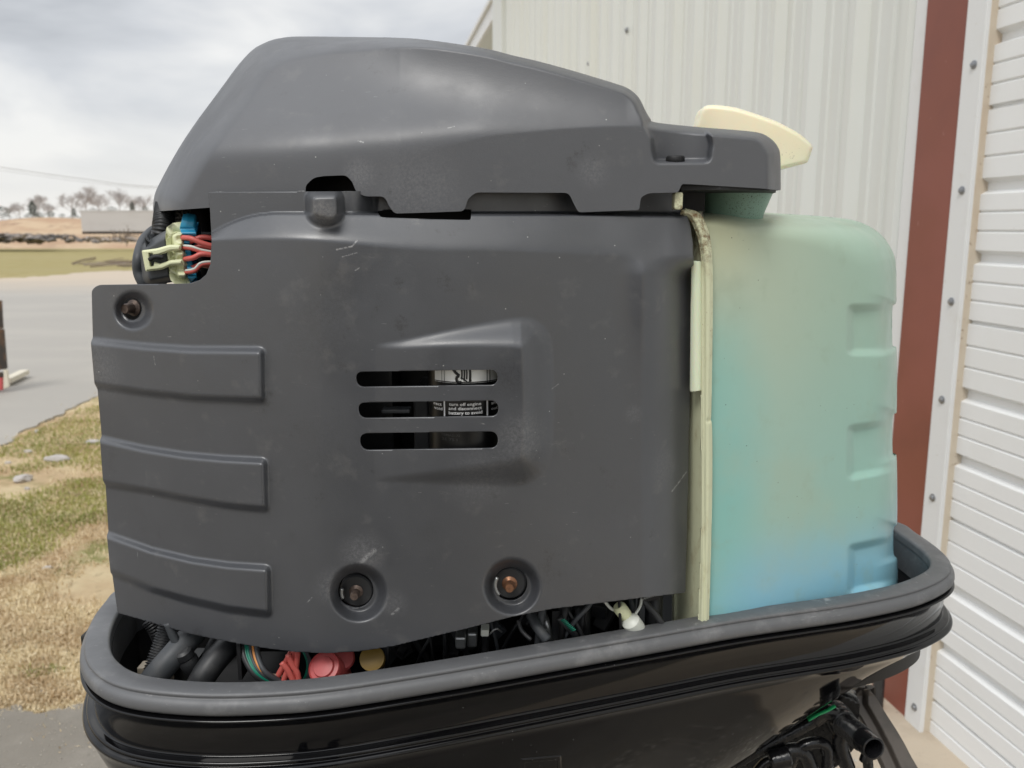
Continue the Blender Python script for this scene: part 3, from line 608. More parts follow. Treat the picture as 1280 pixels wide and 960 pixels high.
for k in range(4):
    v, f = lathe_data([(.2, -.15), (.48, -.15), (.48, .15), (.2, .15)], (br[0] - 1.2 - (k // 2) * 1.3, YT + .2 + (k % 2) * 2.1, zb_ - .48), (0, 1, 0), 16); mesh_obj('wheel', v, f, m_black, tr_e, False)
# bare trees and evergreens
M = Mat('hazed_bark', (.46, .44, .43, 1), .9); m_hazed_bark = M.m  # pale grey bark, lightened further to paint in the distance haze
def bare_tree(px, pyb, pyt, Y, seed, lab, spread=.62, up=.55):
    rr = np.random.default_rng(seed); b = pxz(px, pyb, Y); top = pxz(px, pyt, Y)[2]; H = top - b[2]; root = empty('bare_tree', tuple(b)); tag(root, lab, 'tree', 'bare winter trees on the skyline')
    tm = MB(); cm = MB()
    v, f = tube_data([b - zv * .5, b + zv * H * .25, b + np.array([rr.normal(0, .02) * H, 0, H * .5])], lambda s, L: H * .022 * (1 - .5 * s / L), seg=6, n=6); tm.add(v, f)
    def grow(p, d, L, r, depth):
        m = p + d * L * .5 + rr.normal(0, .05 * L, 3); e_ = p + d * L + rr.normal(0, .06 * L, 3)
        v, f = tube_data([p, m, e_], lambda s, LL: r * (1 - .45 * s / LL), seg=3, n=4, caps=False); cm.add(v, f)
        if depth == 0: return
        for k in range(3 if depth > 2 else 4):
            nd = d + rr.normal(0, spread, 3); nd[2] += up * .35; nd /= np.linalg.norm(nd); grow(m + (e_ - m) * rr.uniform(0, 1), nd, L * rr.uniform(.6, .82), r * .68, depth - 1)
    for k in range(9):
        a_ = rr.uniform(0, 6.28); d = np.array([math.cos(a_) * spread, math.sin(a_) * spread, rr.uniform(.7, 1.3)]); d /= np.linalg.norm(d)
        d[2] *= .7; grow(b + zv * H * rr.uniform(.2, .5), d, H * .34, H * .012, 4)
    tm.obj('trunk', m_hazed_bark, root, True)
    c = np.array(cm.v); mxz = c[:, 2].max(); c[:, 2] = b[2] + (c[:, 2] - b[2]) * min(1.0, (H / (mxz - b[2]))); cm.v = [tuple(q) for q in c]; cm.obj('crown', m_hazed_bark, root)
bt = [(108, 268, 230, 175, 'tall bare tree rising above the left part of the trailer', .5), (150, 268, 233, 180, 'round wide bare tree above the middle of the trailer', .6), (48, 272, 242, 190, 'bare tree behind the dark pointed evergreen', .5),
      (124, 268, 240, 200, 'bare tree between the two largest bare trees', .5), (90, 270, 240, 200, 'thin bare tree just left of the trailer end', .5), (25, 273, 252, 200, 'short bare tree between the two left evergreens', .6), (180, 268, 242, 190, 'thin bare tree partly behind the motor cover', .5),
      (62, 272, 250, 210, 'faint bare tree right of the pointed evergreen', .5), (12, 273, 256, 205, 'low bare bush-like tree at the far left', .6), (210, 268, 238, 195, 'bare tree hidden mostly by the motor', .5), (168, 268, 248, 205, 'small bare tree right of the round one', .5)]
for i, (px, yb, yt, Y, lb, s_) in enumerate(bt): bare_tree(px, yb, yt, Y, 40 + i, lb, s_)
M = Mat('evergreen_needles', (.085, .10, .085, 1), .9); M.mix(M.ramp(M.noise(.9, 4), .45, .6), (.10, .115, .085, 1)); m_ever = M.m
def evergreen(px, pyb, pyt, wpx, Y, seed, lab, pointy=1.0):
    rr = np.random.default_rng(seed); b = pxz(px, pyb, Y); H = pxz(px, pyt, Y)[2] - b[2]; R = wpx * Y / F / 2 * 1.5
    root = empty('evergreen_tree', tuple(b)); tag(root, lab, 'tree', 'dark evergreens on the skyline')
    v, f = tube_data([b - zv, b + zv * H * .5], H * .03, seg=6, n=3); mesh_obj('trunk', v, f, m_hazed_bark, root)
    cm = MB()
    for k in range(900):
        t = rr.uniform(0.05, 1) ** 1.0; rad = R * (1 - t ** (1.2 if pointy else 3)) * (.75 + .35 * math.sin(9 * t + rr.uniform(0, 1.5))) * math.sqrt(rr.uniform(.25, 1)); a_ = rr.uniform(0, 6.28)
        c = b + np.array([rad * math.cos(a_), rad * math.sin(a_), H * t]); s_ = H * rr.uniform(.018, .05); n1 = rr.normal(size=3); n2 = rr.normal(size=3); n1 /= np.linalg.norm(n1); n2 /= np.linalg.norm(n2)
        cm.add([c - n1 * s_, c + n2 * s_ * .7, c + n1 * s_, c - n2 * s_ * .7], [(0, 1, 2, 3)])
    cm.obj('crown', m_ever, root)
ev = [(42, 276, 251, 20, 170, 'tall dark pointed evergreen left of centre of the tree line', 1), (93, 274, 260, 12, 165, 'dark evergreen touching the left end of the trailer', 1), (3, 276, 258, 30, 170, 'broad dark evergreen at the far left edge', 0),
      (64, 275, 264, 12, 175, 'small dark round evergreen between pointed tree and trailer', 0), (78, 275, 267, 9, 175, 'smallest dark evergreen left of the trailer', 0), (166, 268, 252, 12, 170, 'small pointed evergreen above the trailer right part', 1),
      (50, 276, 265, 16, 175, 'low evergreen at the foot of the pointed evergreen', 0), (140, 268, 258, 16, 178, 'low dark evergreen above the trailer roof middle', 0), (182, 268, 258, 10, 178, 'low dark evergreen above the trailer right end', 0), (117, 268, 260, 20, 178, 'low wide evergreen above the trailer roof left', 0)]
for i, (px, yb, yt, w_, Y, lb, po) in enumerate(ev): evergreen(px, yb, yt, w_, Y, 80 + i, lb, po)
Mw = Mat('wire_black', (.34, .33, .32, 1), .6).m
Yw = 70.
o = tube('utility_wire', [V(-260, 172, Yw), V(0, 209, Yw), V(100, 223, Yw), V(210, 234, Yw), V(520, 236, Yw)], .022, Mw, None, n=60, seg=5); tag(o, 'upper dark utility wire crossing the sky above the trees', 'wire')
o = tube('utility_wire', [V(-260, 180, Yw + 2), V(0, 213, Yw + 2), V(100, 226.5, Yw + 2), V(210, 236, Yw + 2), V(520, 239, Yw + 2)], .012, Mw, None, n=60, seg=5); tag(o, 'thin lower utility wire just under the dark wire', 'wire')

# ================================================================== THE OUTBOARD MOTOR
motor = empty('outboard_motor', (0, .92, .55))
tag(motor, 'grey outboard motor with its hood off, teal oil tank and black lower cowl showing', 'outboard motor')

# ---- side cover
def base_side(x): return .722 + .072 * np.clip((400 - x) / 285, 0, 2) ** 1.8 + .058 * np.clip((x - 400) / 465, 0, 2) ** 1.35
side_out = rpoly([(260, 240, 2), (446, 239), (560, 236), (700, 236), (846, 240, 1), (847, 262, 1), (853, 264), (859, 270), (863, 282), (866.5, 305), (867, 330), (864.5, 420), (862, 520), (860, 620), (857, 741, 3),
                  (800, 747.5), (740, 755), (690, 761), (640, 771), (590, 784), (540, 796), (490, 808), (450, 814), (410, 816.5), (370, 815), (330, 810), (290, 803), (240, 793), (195, 780), (147, 766, 4),
                  (144, 745), (140.5, 719), (138, 715), (133.5, 669, 2), (135.5, 664), (132, 607), (128.5, 600), (125, 550, 2), (127, 545), (122, 487), (118, 479), (113.5, 428, 3), (116, 422), (114.5, 362, 8), (123, 356, 5), (236, 354.5, 4), (250, 350), (258, 343), (263, 330), (264.5, 300), (262.5, 262)])
def rr_(x0, y0, x1, y1, dy, r): return rpoly([(x0, y0 + dy, r), (x1, y0, r), (x1 + 1, y1 - dy, r), (x0 + 2.5, y1, r)])
slots = [rr_(444, 462, 621.5, 484, 2.6, 13), rr_(447, 500.5, 622.5, 523, 2.6, 13), rr_(449, 539, 622, 563, 2.6, 13)]
circ = lambda cx, cy, rx, ry=None, n=28: np.array([(cx + rx * math.cos(t), cy + (ry or rx) * math.sin(t)) for t in np.linspace(0, 2 * math.pi, n, endpoint=False)])
BA, BB, BC = (446, 739), (638, 731), (165, 386)
side_holes = slots + [rpoly([(471, 264, 3), (490, 262), (589, 262, 2), (588.5, 275, 2), (540, 274), (476, 271.5, 3)]), circ(BA[0] - 1, BA[1] - 1, 22), circ(BB[0], BB[1] - 1, 21), circ(BC[0], BC[1] + 0, 12, 14)]
ribs = [rpoly([(60, 420), (115, 426), (180, 433), (240, 437), (328, 437.5, 6), (329, 501, 6), (240, 497.5), (180, 491), (122, 482), (60, 474)]),
        rpoly([(60, 532), (127, 549), (180, 561), (230, 569), (280, 573.5), (331.5, 576, 6), (333, 637, 6), (285, 632.5), (235, 624), (180, 613), (130, 605), (60, 590)]),
        rpoly([(60, 640), (136, 669), (190, 688), (240, 700), (285, 706.5), (336, 710, 6), (337, 768, 6), (285, 761.5), (235, 750), (190, 737), (139, 716), (60, 690)])]
boss = rpoly([(381, 238, 14), (429, 236, 14), (431, 268, 12), (424, 280, 12), (410, 287.5, 10), (396, 286, 10), (383, 274, 12)])
bulge = rpoly([(440, 433), (500, 425), (585, 406, 60), (690, 388, 60), (694, 500, 10), (690, 612, 60), (440, 602)])
def D_side(x, y):
    b = base_side(x); D = b.copy()
    # shoulder under the top edge, and the flat tab above it
    ys = 266 + 25 * np.clip((345 - x) / 80, 0, 1.0) ** 2; yb = 300 + 14 * sst(350, 560, x) + 6 * sst(600, 780, x) + 26 * np.exp(-((x - 826) / 26) ** 2)
    s = np.clip((yb - y) / (yb - ys), 0, 1.0); depth = .032 + .022 * sst(440, 475, x)
    D += .0165 * (s - .14 * (1 - np.exp(-s / .14))) / .86 + (depth - .0165) * sst(.93, 1, s) 
    # right part turns back
    D += .030 * sst(800, 868, x) * sst(318, 350, y) + .012 * np.clip((x - 835) / 32, 0, 1) ** 2
    for r in ribs: D -= .0085 * sst(5.5, -5.5, sdf(r, x, y)) * sst(-4, 4, 345 - x + 0 * y)
    # scoop round the louvres: rises to the right, dies out to a point at the left
    u = np.clip((x - 468) / 190, 0, 1) ** 1.15; wv = 7 + 36 * u
    tb = np.clip(-sdf(bulge, x, y) / wv, 0, 1); tb = .5 * tb * tb * (3 - 2 * tb) + .5 * np.sin(tb * math.pi / 2) ** 2 * (1.2 - .2 * tb)
    D -= .0185 * u * tb
    D -= .008 * np.exp(-((x - 820) / 27) ** 2 - ((y - 345) / np.where(y < 345, 24, 110)) ** 2)
    for (cx, cy), R, dd in ((BA, 38, .018), (BB, 37, .017), (BC, 26, .012)):
        r = np.hypot(x - cx - 2, y - cy - 2); D += dd * sst(R, 22 if R > 30 else 13, r)
    db = sdf(boss, x, y); k = sst(2, -11, db); tgt = b - .006 + .010 * sst(268, 286, y - .25 * (x - 404))
    D = D * (1 - k) + np.minimum(D, tgt) * k
    return D
m_side = dark_plastic('side_cover_plastic', (.053, .056, .063, 1), [
    (V(452, 695, .72), .004, .028, G_, .55), (V(418, 735, .72), .004, .024, G_, .5), (V(492, 760, .72), .003, .02, G_, .5),
    (V(652, 548, .735), .008, .034, (.34, .34, .34, 1), .42), (V(600, 592, .74), .01, .04, G_, .3), (V(630, 470, .735), .006, .03, K_, .85),
    (V(545, 458, .735), .004, .03, K_, .6), (V(400, 420, .72), .01, .05, K_, .45), (V(415, 365, .72), .01, .03, K_, .4),
    (V(795, 520, .76), .004, .014, G_, .5), (V(845, 590, .775), .004, .03, G_, .45), (V(135, 460, .79), .01, .04, G_, .4),
    (V(140, 695, .79), .005, .03, G_, .4), (V(165, 382, .78), .01, .045, K_, .55), (V(402, 268, .72), .004, .02, (.4, .38, .36, 1), .6),
    (V(535, 660, .74), .003, .016, K_, .5), (V(410, 560, .72), .01, .06, K_, .3), (V(448, 740, .72), .012, .03, K_, .6)],
    [(421, 312, 440, 308, .715, .0010, .55), (440, 308, 446, 301, .715, .0010, .6), (428, 321, 446, 316, .715, .0007, .45), (444, 338, 449, 335, .715, .0007, .4),
     (840, 614, 858, 590, .772, .0014, .45), (172, 690, 176, 790, .775, .0006, .3), (192, 445, 194, 456, .77, .0007, .35), (452, 702, 468, 688, .722, .0030, .35),
     (384, 753, 390, 747, .722, .0007, .4), (490, 768, 498, 761, .722, .0016, .35), (690, 486, 698, 480, .745, .0007, .3)], DF=D_side)
relief('side_cover', side_out, D_side, m_side, motor, step=1.7, holes=side_holes, thick=.0032)

# ---- top cover
sil = np.array([(191.5, 264.5), (191.5, 255), (194, 241), (202, 224), (215, 200), (229.6, 175.6), (247, 150), (265.5, 125), (281, 104), (295, 84.8), (307.7, 70), (318, 60.5), (328.8, 54.5), (339, 50.3), (350, 47.7), (371, 45.6), (430, 46), (480, 46.8), (518.6, 48.3), (565, 54), (611, 61.6), (640, 69), (670.5, 76), (709, 86.4), (741.6, 96), (770, 104.7), (786, 111), (798.5, 122), (806.7, 138), (812.8, 148), (820, 153), (872.5, 158.7), (920, 162.5), (944, 165), (956, 168.5), (966, 175.5), (972.5, 184), (975.5, 196), (976, 238)])
sil_s = catmull(sil, 260)
top_bot = rpoly([(976, 238), (950, 235.5), (920, 233.7), (867, 230.5), (852.5, 230, 2), (847.5, 240.5, 2), (810, 241.5, 5), (801, 247, 3), (799, 262.5, 3), (760, 264), (723, 265.5, 4), (716, 252), (711, 241, 6), (594, 240.5, 7), (585, 249), (580, 264, 5), (540, 265.5), (493, 267, 5), (486, 257), (481, 245.5, 7), (455, 245.5, 6), (445, 239), (440, 227), (433, 219, 6), (405, 220), (392, 222, 6), (382, 232, 4), (382, 257), (262, 259.5)])[8 * 0:]
top_out = np.vstack([sil_s, top_bot[1:]])
pocket = rpoly([(803, 140), (806, 158), (814, 172.5), (816.5, 192), (819.5, 202, 4), (886, 201.5, 6), (889.5, 178, 8), (884, 165, 4), (872, 140)])
mid_top = lambda x, y: .955 - .05 * sst(760, 860, x) + 0 * y
def smi(x, xs, ys):
    g = np.linspace(100, 1080, 491); v = np.interp(g, xs, ys); k = np.exp(-np.linspace(-2.5, 2.5, 51) ** 2); k /= k.sum()
    return np.interp(x, g, np.convolve(np.pad(v, 25, mode='edge'), k, 'valid'))
def D_top(x, y):
    b = .762 + .03 * np.clip((420 - x) / 220, 0, 1) ** 2 + .026 * np.clip((x - 500) / 470, 0, 1)
    D = b.copy()
    y1 = smi(x, [190, 257, 430, 607, 700, 815, 980], [196, 187, 174, 161, 163, 168, 160])
    y2 = smi(x, [190, 300, 430, 540, 620, 700, 760, 815, 980], [60, 62, 76, 104, 124, 139, 148, 152, 152])
    h = y1 - y; sp = lambda t, w: w * np.log1p(np.exp(np.clip(t / w, -30, 30)))
    k = .00066 * (1 - .75 * sst(780, 830, x))
    ramp_ = sp(h, 7.) - .96 * sp(y2 + 2 - y, 20.) * sst(360, 560, x) ; D += k * np.maximum(ramp_, 0)
    pk = sst(3.0, -3.0, sdf(pocket, x, y)); D += pk * (.020 + .018 * np.abs((x - 848) / 36) ** 2 * 0 + .012 * (1 - np.clip((x - 848) / 40, -1, 1) ** 2))
    d = distpl(sil_s, x, y)
    R = 10 + 18 * sst(420, 300, x) + 13 * sst(560, 380, x) + 16 * sst(940, 976, x); q = np.clip(1 - d / R, 0, 1)
    infl = 1 - np.sqrt(np.maximum(1 - q ** 2, 0)); m = mid_top(x, y)
    D = D + (m - D) * np.where(d < .35, 1.0, infl)
    return D
m_top = dark_plastic('top_cover_plastic', (.066, .069, .077, 1), [
    (V(520, 245, .76), .005, .06, G_, .4), (V(448, 218, .76), .003, .02, G_, .6), (V(740, 215, .78), .003, .02, G_, .4)], [(448, 176, 454, 178, .77, .001, .6), (270, 240, 380, 239, .75, .0007, .7), (560, 160, 568, 158, .77, .0008, .5)], .42, .54, 1.0, DF=D_top)
tc_ = relief('top_cover', top_out, D_top, m_top, motor, step=1.6, thick=0, mid=mid_top)
c = P(844, 200, .800); v, f = lathe_data([(.0085, -.004), (.0085, .002), (.0075, .0035)], c, (0, 0, 1), 20); mesh_obj('cover_bolt', v, f, m_black, tc_, True)

# ---- bolts in the side cover
def bolt(px, py, Y, mat, r, axis, sideways=0):
    c = np.array(V(px, py, Y)); ax = np.array(axis, float); ax /= np.linalg.norm(ax)
    w_ = lathe('washer', [(.0155, -.012), (.0155, -.003), (.014, -.0015), (.009, -.0015)], c, ax, m_rubber, motor, 28)
    b = lathe('bolt', [(r * 1.55, -.004), (r * 1.6, -.0005), (r * 1.25, .0005), (r, .0015), (r, .009), (r * .85, .0105)], c, ax, mat, motor, 20)
    return b
bolt(445, 740, .744, m_bolt, .0040, (0, -1, 0)); bolt(637, 730, .760, m_copper, .0045, (0, -1, 0)); bolt(166, 385, .797, m_bolt, .0048, (-.35, -1, 0))
for (px, py, Y, a0, a1) in ((637, 731, .752, 2.6, 3.9), (445, 740, .738, 2.9, 3.6)):   # bright clips beside the washers
    pts_ = [np.array(V(px + 18 * math.cos(t), py - 18 * math.sin(t), Y)) for t in np.linspace(a0, a1, 5)]; tube('retaining_clip', pts_, .0018, m_alu, motor, n=10, seg=6)
o = tube('retaining_clip', [V(163, 400, .79), V(169, 404, .785), V(171, 410, .782)], .0012, m_rubber, motor, n=8, seg=6)

# ---- engine block and the things seen through the louvres
M = Mat('engine_black', (.0035, .0035, .004, 1), .5); m_eng = M.m
mb = MB()
def pbox(mb, x0, y0, x1, y1, Y0, Y1):
    a_ = np.array(V(x0, y1, Y0)); b_ = np.array(V(x1, y0, Y0)); mb.add([(a_[0], Y0, a_[2]), (b_[0], Y0, a_[2]), (b_[0], Y0, b_[2]), (a_[0], Y0, b_[2]), (a_[0], Y1, a_[2]), (b_[0], Y1, a_[2]), (b_[0], Y1, b_[2]), (a_[0], Y1, b_[2])],
        [(3, 2, 1, 0), (4, 5, 6, 7), (0, 1, 5, 4), (1, 2, 6, 5), (2, 3, 7, 6), (3, 0, 4, 7)])
pbox(mb, 285, 205, 800, 700, .86, 1.02)
bevel(mb.obj('engine_block', m_eng, motor), .012)
mb = MB(); pbox(mb, 300, 640, 800, 820, .88, 1.1); bevel(mb.obj('crankcase', m_eng, motor), .012)
mb = MB(); pbox(mb, 330, 200, 640, 300, .84, .859); bevel(mb.obj('flywheel_housing', m_eng, motor), .012)
mb = MB(); pbox(mb, 430, 440, 490, 600, .80, .86); bevel(mb.obj('ignition_coil', Mat('coil_grey', (.012, .013, .014, 1), .4).m, motor), .003)
mb = MB(); pbox(mb, 519, 490, 536, 620, .775, .86); bevel(mb.obj('coil_bracket', m_rubber, motor), .002)
mb = MB(); pbox(mb, 477, 512, 512, 517, .765, .78); bevel(mb.obj('lead_clip', m_grub, motor), .001)
# starter canister with the warning label
cx_, Yc_, Rc = 583, .770, .034; cc = np.array(V(cx_, 512, Yc_)); can = lathe('starter_canister', [(.001, -.048), (Rc - .003, -.048), (Rc, -.045), (Rc, .07), (Rc - .004, .074), (.001, .074)], cc, zv, m_labelk, motor, 48)
def cyl_patch(name, x0, y0, x1, y1, mat, parent, lift=.0004, nseg=16):
    # patch wrapped on the canister, limits given as seen from the front
    yf = cc[1] - Rc; v = []; f = []
    p0 = np.array(V(x0, y0, yf)); p1 = np.array(V(x1, y1, yf)); a0 = math.asin(np.clip((p0[0] - cc[0]) / Rc, -1, 1)); a1 = math.asin(np.clip((p1[0] - cc[0]) / Rc, -1, 1))
    for t in np.linspace(a0, a1, nseg):
        for z in (p1[2], p0[2]): v.append((cc[0] + (Rc + lift) * math.sin(t), cc[1] - (Rc + lift) * math.cos(t), z))
    for k in range(nseg - 1): f.append((2 * k, 2 * k + 2, 2 * k + 3, 2 * k + 1))
    return mesh_obj(name, v, f, mat, parent)
lw = cyl_patch('warning_label', 542, 440, 640, 479, m_labelw, can)
for xa, xb in ((551.5, 552.6), (554.6, 555.8), (607.5, 608.6), (610.8, 612)): cyl_patch('label_rule', xa, 440, xb, 479, m_labelk, can, .0007, 4)
cyl_patch('label_rule', 542, 477.2, 626, 478.4, m_labelk, can, .0008, 16)
for xa, xb in ((554.5, 556.6), (607.3, 609.4)): cyl_patch('label_rule', xa, 500, xb, 522, m_ink, can, .0007, 4)
# hand pictogram: zigzag and fingers
def on_can(px, py, lift=.0008):
    yf = cc[1] - Rc; p = np.array(V(px, py, yf)); s_ = np.clip((p[0] - cc[0]) / Rc, -.98, .98); t = math.asin(s_); return np.array([cc[0] + (Rc + lift) * math.sin(t), cc[1] - (Rc + lift) * math.cos(t), p[2]])
def stroke(parent, pts, r=.0006): tube('pictogram', [on_can(*p) for p in pts], r, m_labelk, parent, n=14, seg=5)
stroke(can, [(565, 459), (570, 466), (574, 469), (571, 472), (572, 477), (577, 477.5)], .0013)
for k, (x_, y_) in enumerate(((577.5, 474), (580.5, 476), (583.5, 474), (587.5, 476))): stroke(can, [(x_ - .5, 459), (x_, 467), (x_ - .3, y_)], .0007 + .0004 * (k == 3))
stroke(can, [(576, 472), (580, 474), (585, 477.5), (589, 475)], .0006)
def text_can(txt, x0, y0, hgt, mat, lift=.0007, width=None, shear=0):
    cu = bpy.data.curves.new('txt', 'FONT'); cu.body = txt; cu.size = 1; cu.resolution_u = 2; cu.offset = .012
    to = bpy.data.objects.new('txt', cu); COL.objects.link(to); dg = bpy.context.evaluated_depsgraph_get(); me = bpy.data.meshes.new_from_object(to.evaluated_get(dg)); bpy.data.objects.remove(to)
    v = np.array([q.co[:] for q in me.vertices]); w_ = v[:, 0].max(); f = [tuple(p.vertices) for p in me.polygons]
    sx_ = (width / w_) if width else hgt
    W = [on_can(x0 + q[0] * sx_, y0 - q[1] * hgt - shear * q[0] * sx_, lift) for q in v]
    return mesh_obj('lettering', W, f, mat, can, False)
text_can('turn off engine', 561.5, 507.6, 5.6, m_ink, width=39.5, shear=.02)
text_can('and disconnect', 560.8, 512.8, 5.6, m_ink, width=41, shear=.02)
text_can('battery to avoid', 560.8, 518.4, 5.6, m_ink, width=41.5, shear=.02)
m_faint = Mat('faint_print', (.05, .05, .05, 1), .5).m
# left column of the wrapped text and the embossed lines in the lowest louvre
for t_, x_, y_ in (('rect', 541, 509), ('void', 542, 514.5), ('and', 613, 508), ('out', 613, 515)): text_can(t_, x_, y_, 5.4, m_ink, width=11 if x_ < 600 else 8)
for t_, x_, y_, w_ in (('YBMA51XI', 551, 546, 24), ('2E 75 I', 552, 551.5, 20)): text_can(t_, x_, y_, 4.6, m_faint, width=w_)

# ---- oil tank
def tk_base(x): return .812 + .105 * np.clip((x - 885) / 235, 0, 1) ** 1.3
tank_sil = catmull(np.array([(868, 262.5), (900, 263), (950, 265.5), (1000, 268.5), (1040, 271.5), (1065, 275), (1085, 282), (1103, 295), (1115, 313), (1120, 332), (1120.5, 374), (1119, 380), (1115.5, 386), (1115.5, 428), (1118, 434), (1121, 440), (1121, 510), (1119, 516), (1115.7, 524), (1115.7, 563), (1118, 569), (1121, 575), (1121.5, 650), (1119.5, 656), (1117, 663), (1117, 690), (1119, 696), (1122, 703), (1122, 755)]), 240)
tank_out = np.vstack([tank_sil[tank_sil[:, 0] > 879], [(879, 795)], [(879, 262.6)]])
recs = [rpoly([(1062, 384, 5), (1160, 382), (1160, 440), (1062, 441, 5)]), rpoly([(1062, 535, 5), (1160, 520), (1160, 578), (1062, 597, 5)]), rpoly([(1063, 684, 5), (1110, 674), (1160, 645), (1160, 712), (1110, 730), (1063, 740, 5)])]
mid_tank = lambda x, y: 1.03 + 0 * x
def D_tank(x, y):
    D = tk_base(x)
    for r in recs: D = D + .011 * sst(5, -6, sdf(r, x, y))
    D += 0
    d = distpl(tank_sil, x, y); R = 34 + 30 * np.exp(-((x - 1090) / 60) ** 2 - ((y - 300) / 60) ** 2); R = 20 + (R - 20) * sst(885, 950, x); q = np.clip(1 - d / R, 0, 1)
    infl = .22 * q ** 2.5 + .78 * (1 - np.sqrt(np.maximum(1 - q ** 6, 0)))
    return D + (mid_tank(x, y) - D) * np.where(d < .35, 1.0, infl)
tank = relief('oil_tank', tank_out, D_tank, m_tank, motor, step=1.8, thick=0, mid=mid_tank)
# moulded seam flange
fl_out = np.vstack([catmull(np.array([(852, 262), (866, 262.5), (876, 268), (884, 284), (889, 305), (891, 340), (891, 400), (890, 470), (889, 520), (887, 526), (890, 532), (890.5, 600), (889, 680), (886, 790)]), 60),
                    catmull(np.array([(872, 790), (876, 680), (877, 600), (876, 530), (877.5, 420), (877, 340), (874, 306), (868, 286), (860, 272), (850, 268)]), 50)])
def D_fl(x, y): d = np.minimum(distpl(fl_out, x, y, True), 0); return .799 + .004 * sst(-5, 0, d) + .002 * np.exp(-((x - 880.5) / 1.2) ** 2) * sst(320, 360, y)
relief('seam_flange', fl_out, D_fl, m_flange, tank, step=1.2, thick=.006)
side_w = rpoly([(848, 266, 3), (860, 266), (872, 284), (880, 320), (882, 400), (882, 800), (842, 800), (845, 400)])
relief('inner_half', side_w, lambda x, y: .8065 + .05 * np.clip((882 - x) / 36, 0, 1) ** 1.2, m_flange, tank, step=2, thick=.01)
tab_o = rpoly([(864, 326, 3), (878, 327, 3), (877.5, 488, 2), (862, 490, 2)])
relief('moulded_tab', tab_o, lambda x, y: .802 + .004 * np.abs((x - 871) / 8) ** 2, m_cap, tank, step=1.4, thick=.006)
mb = MB(); pbox(mb, 843, 240, 854.5, 262, .785, .80); bevel(mb.obj('moulded_tab', m_flange, tank), .002)
mb = MB(); pbox(mb, 852, 232, 882, 264, .85, .95); mb.obj('tank_bracket', m_black, motor)
# filler neck and cap
c = np.array(V(915, 266, .89)); lathe('filler_neck', [(.030, -.02), (.031, 0.0), (.0375, .020), (.038, .024)], c, (.05, 0, 1), m_neck, tank, 40)
zu = V(920, 237.5, .79)[2]; up = [(X_, Y_) for X_, Y_ in ((V(853, 238, .785)[0], .79), (V(900, 238, .785)[0], .785), (V(940, 238, .79)[0], .79), (V(962, 238, .8)[0], .80), (V(970, 238, .85)[0], .85), (V(962, 238, .93)[0], .95), (V(920, 238, .98)[0], .99), (V(853, 238, .98)[0], .99))]
mesh_obj('cover_underside', [(a_, b_, zu) for a_, b_ in up] + [(a_, b_, zu + .004) for a_, b_ in up], [tuple(range(8)), tuple(range(15, 7, -1))] + [(i, (i + 1) % 8, 8 + (i + 1) % 8, 8 + i) for i in range(8)], m_black, tc_, False)
cap_s = catmull(np.array([(868, 165), (873, 148), (876.5, 138), (881, 132.8), (889, 131.2), (903, 131.8), (920, 134.6), (935, 139), (955, 145.8), (972.5, 152.5), (986, 159.5), (997.5, 166), (1006, 172.5), (1012.5, 178.5), (1015.5, 183), (1015, 188), (1011, 199), (1009, 203), (1004, 205), (985, 210), (972, 213.5), (955, 218), (930, 216), (895, 202), (874, 185)]), 140, True)
mid_cap = lambda x, y: 1.04 + 0 * x
top_line = catmull(np.array([(868, 165), (873, 148), (876.5, 138), (881, 132.8), (889, 131.2), (903, 131.8), (920, 134.6), (935, 139), (955, 145.8), (972.5, 152.5), (986, 159.5), (997.5, 166), (1006, 172.5), (1012, 179), (1015.5, 187)]), 60)
def D_cap(x, y):
    d = distpl(cap_s, x, y); q = np.clip(1 - d / 5., 0, 1); u = np.clip(np.abs(x - 942) / 76, 0, 1)
    D = 1.005 + .025 * u ** 3 + (.02 * sst(13, 9, distpl(top_line, x, y)) * 0)
    return D + (1.04 - D) * np.where(d < .35, 1.0, .25 * q ** 2 + .75 * (1 - np.sqrt(np.maximum(1 - q ** 6, 0))))
relief('filler_cap', cap_s, D_cap, m_cap, tank, step=1.3, thick=0, mid=mid_cap)

# ---- lower cowl and rim gasket
ZR = float(P(400, 861.6, .672)[2])
outer = [(145, 736.6), (137.5, 744), (119, 766), (108, 789), (104.5, 808), (107, 824), (115.6, 837), (134, 850.6), (162.5, 859.5), (200, 864.7), (250, 868), (312, 867.5), (400, 861.6), (520, 844), (640, 823.7), (800, 796), (920, 775), (1000, 763.5), (1067.5, 753.7), (1130, 741), (1161, 731), (1182, 720), (1189.5, 711), (1188, 700), (1178, 689), (1161, 675.6), (1139, 661.6), (1117, 650)]
op = np.array(outer, float); oc = onz(op[:, 0], op[:, 1], ZR)[:, :2]
back = np.array([(.38, 1.27), (.15, 1.27), (-.10, 1.19), (-.28, 1.09), (-.37, .98)])
plan = arclen(catmull(np.vstack([oc, back]), 1200, True), 420, True)
for _ in range(6): plan = (np.roll(plan, 1, 0) + 2 * plan + np.roll(plan, -1, 0)) / 4
def ring(off, z, pl=plan):
    T = np.roll(pl, -1, 0) - np.roll(pl, 1, 0); T /= np.linalg.norm(T, axis=1)[:, None]; N = np.stack([T[:, 1], -T[:, 0]], -1)
    if ((pl - pl.mean(0)) * N).sum() < 0: N = -N
    q = pl + N * off; return np.column_stack([q, np.full(len(q), z)])
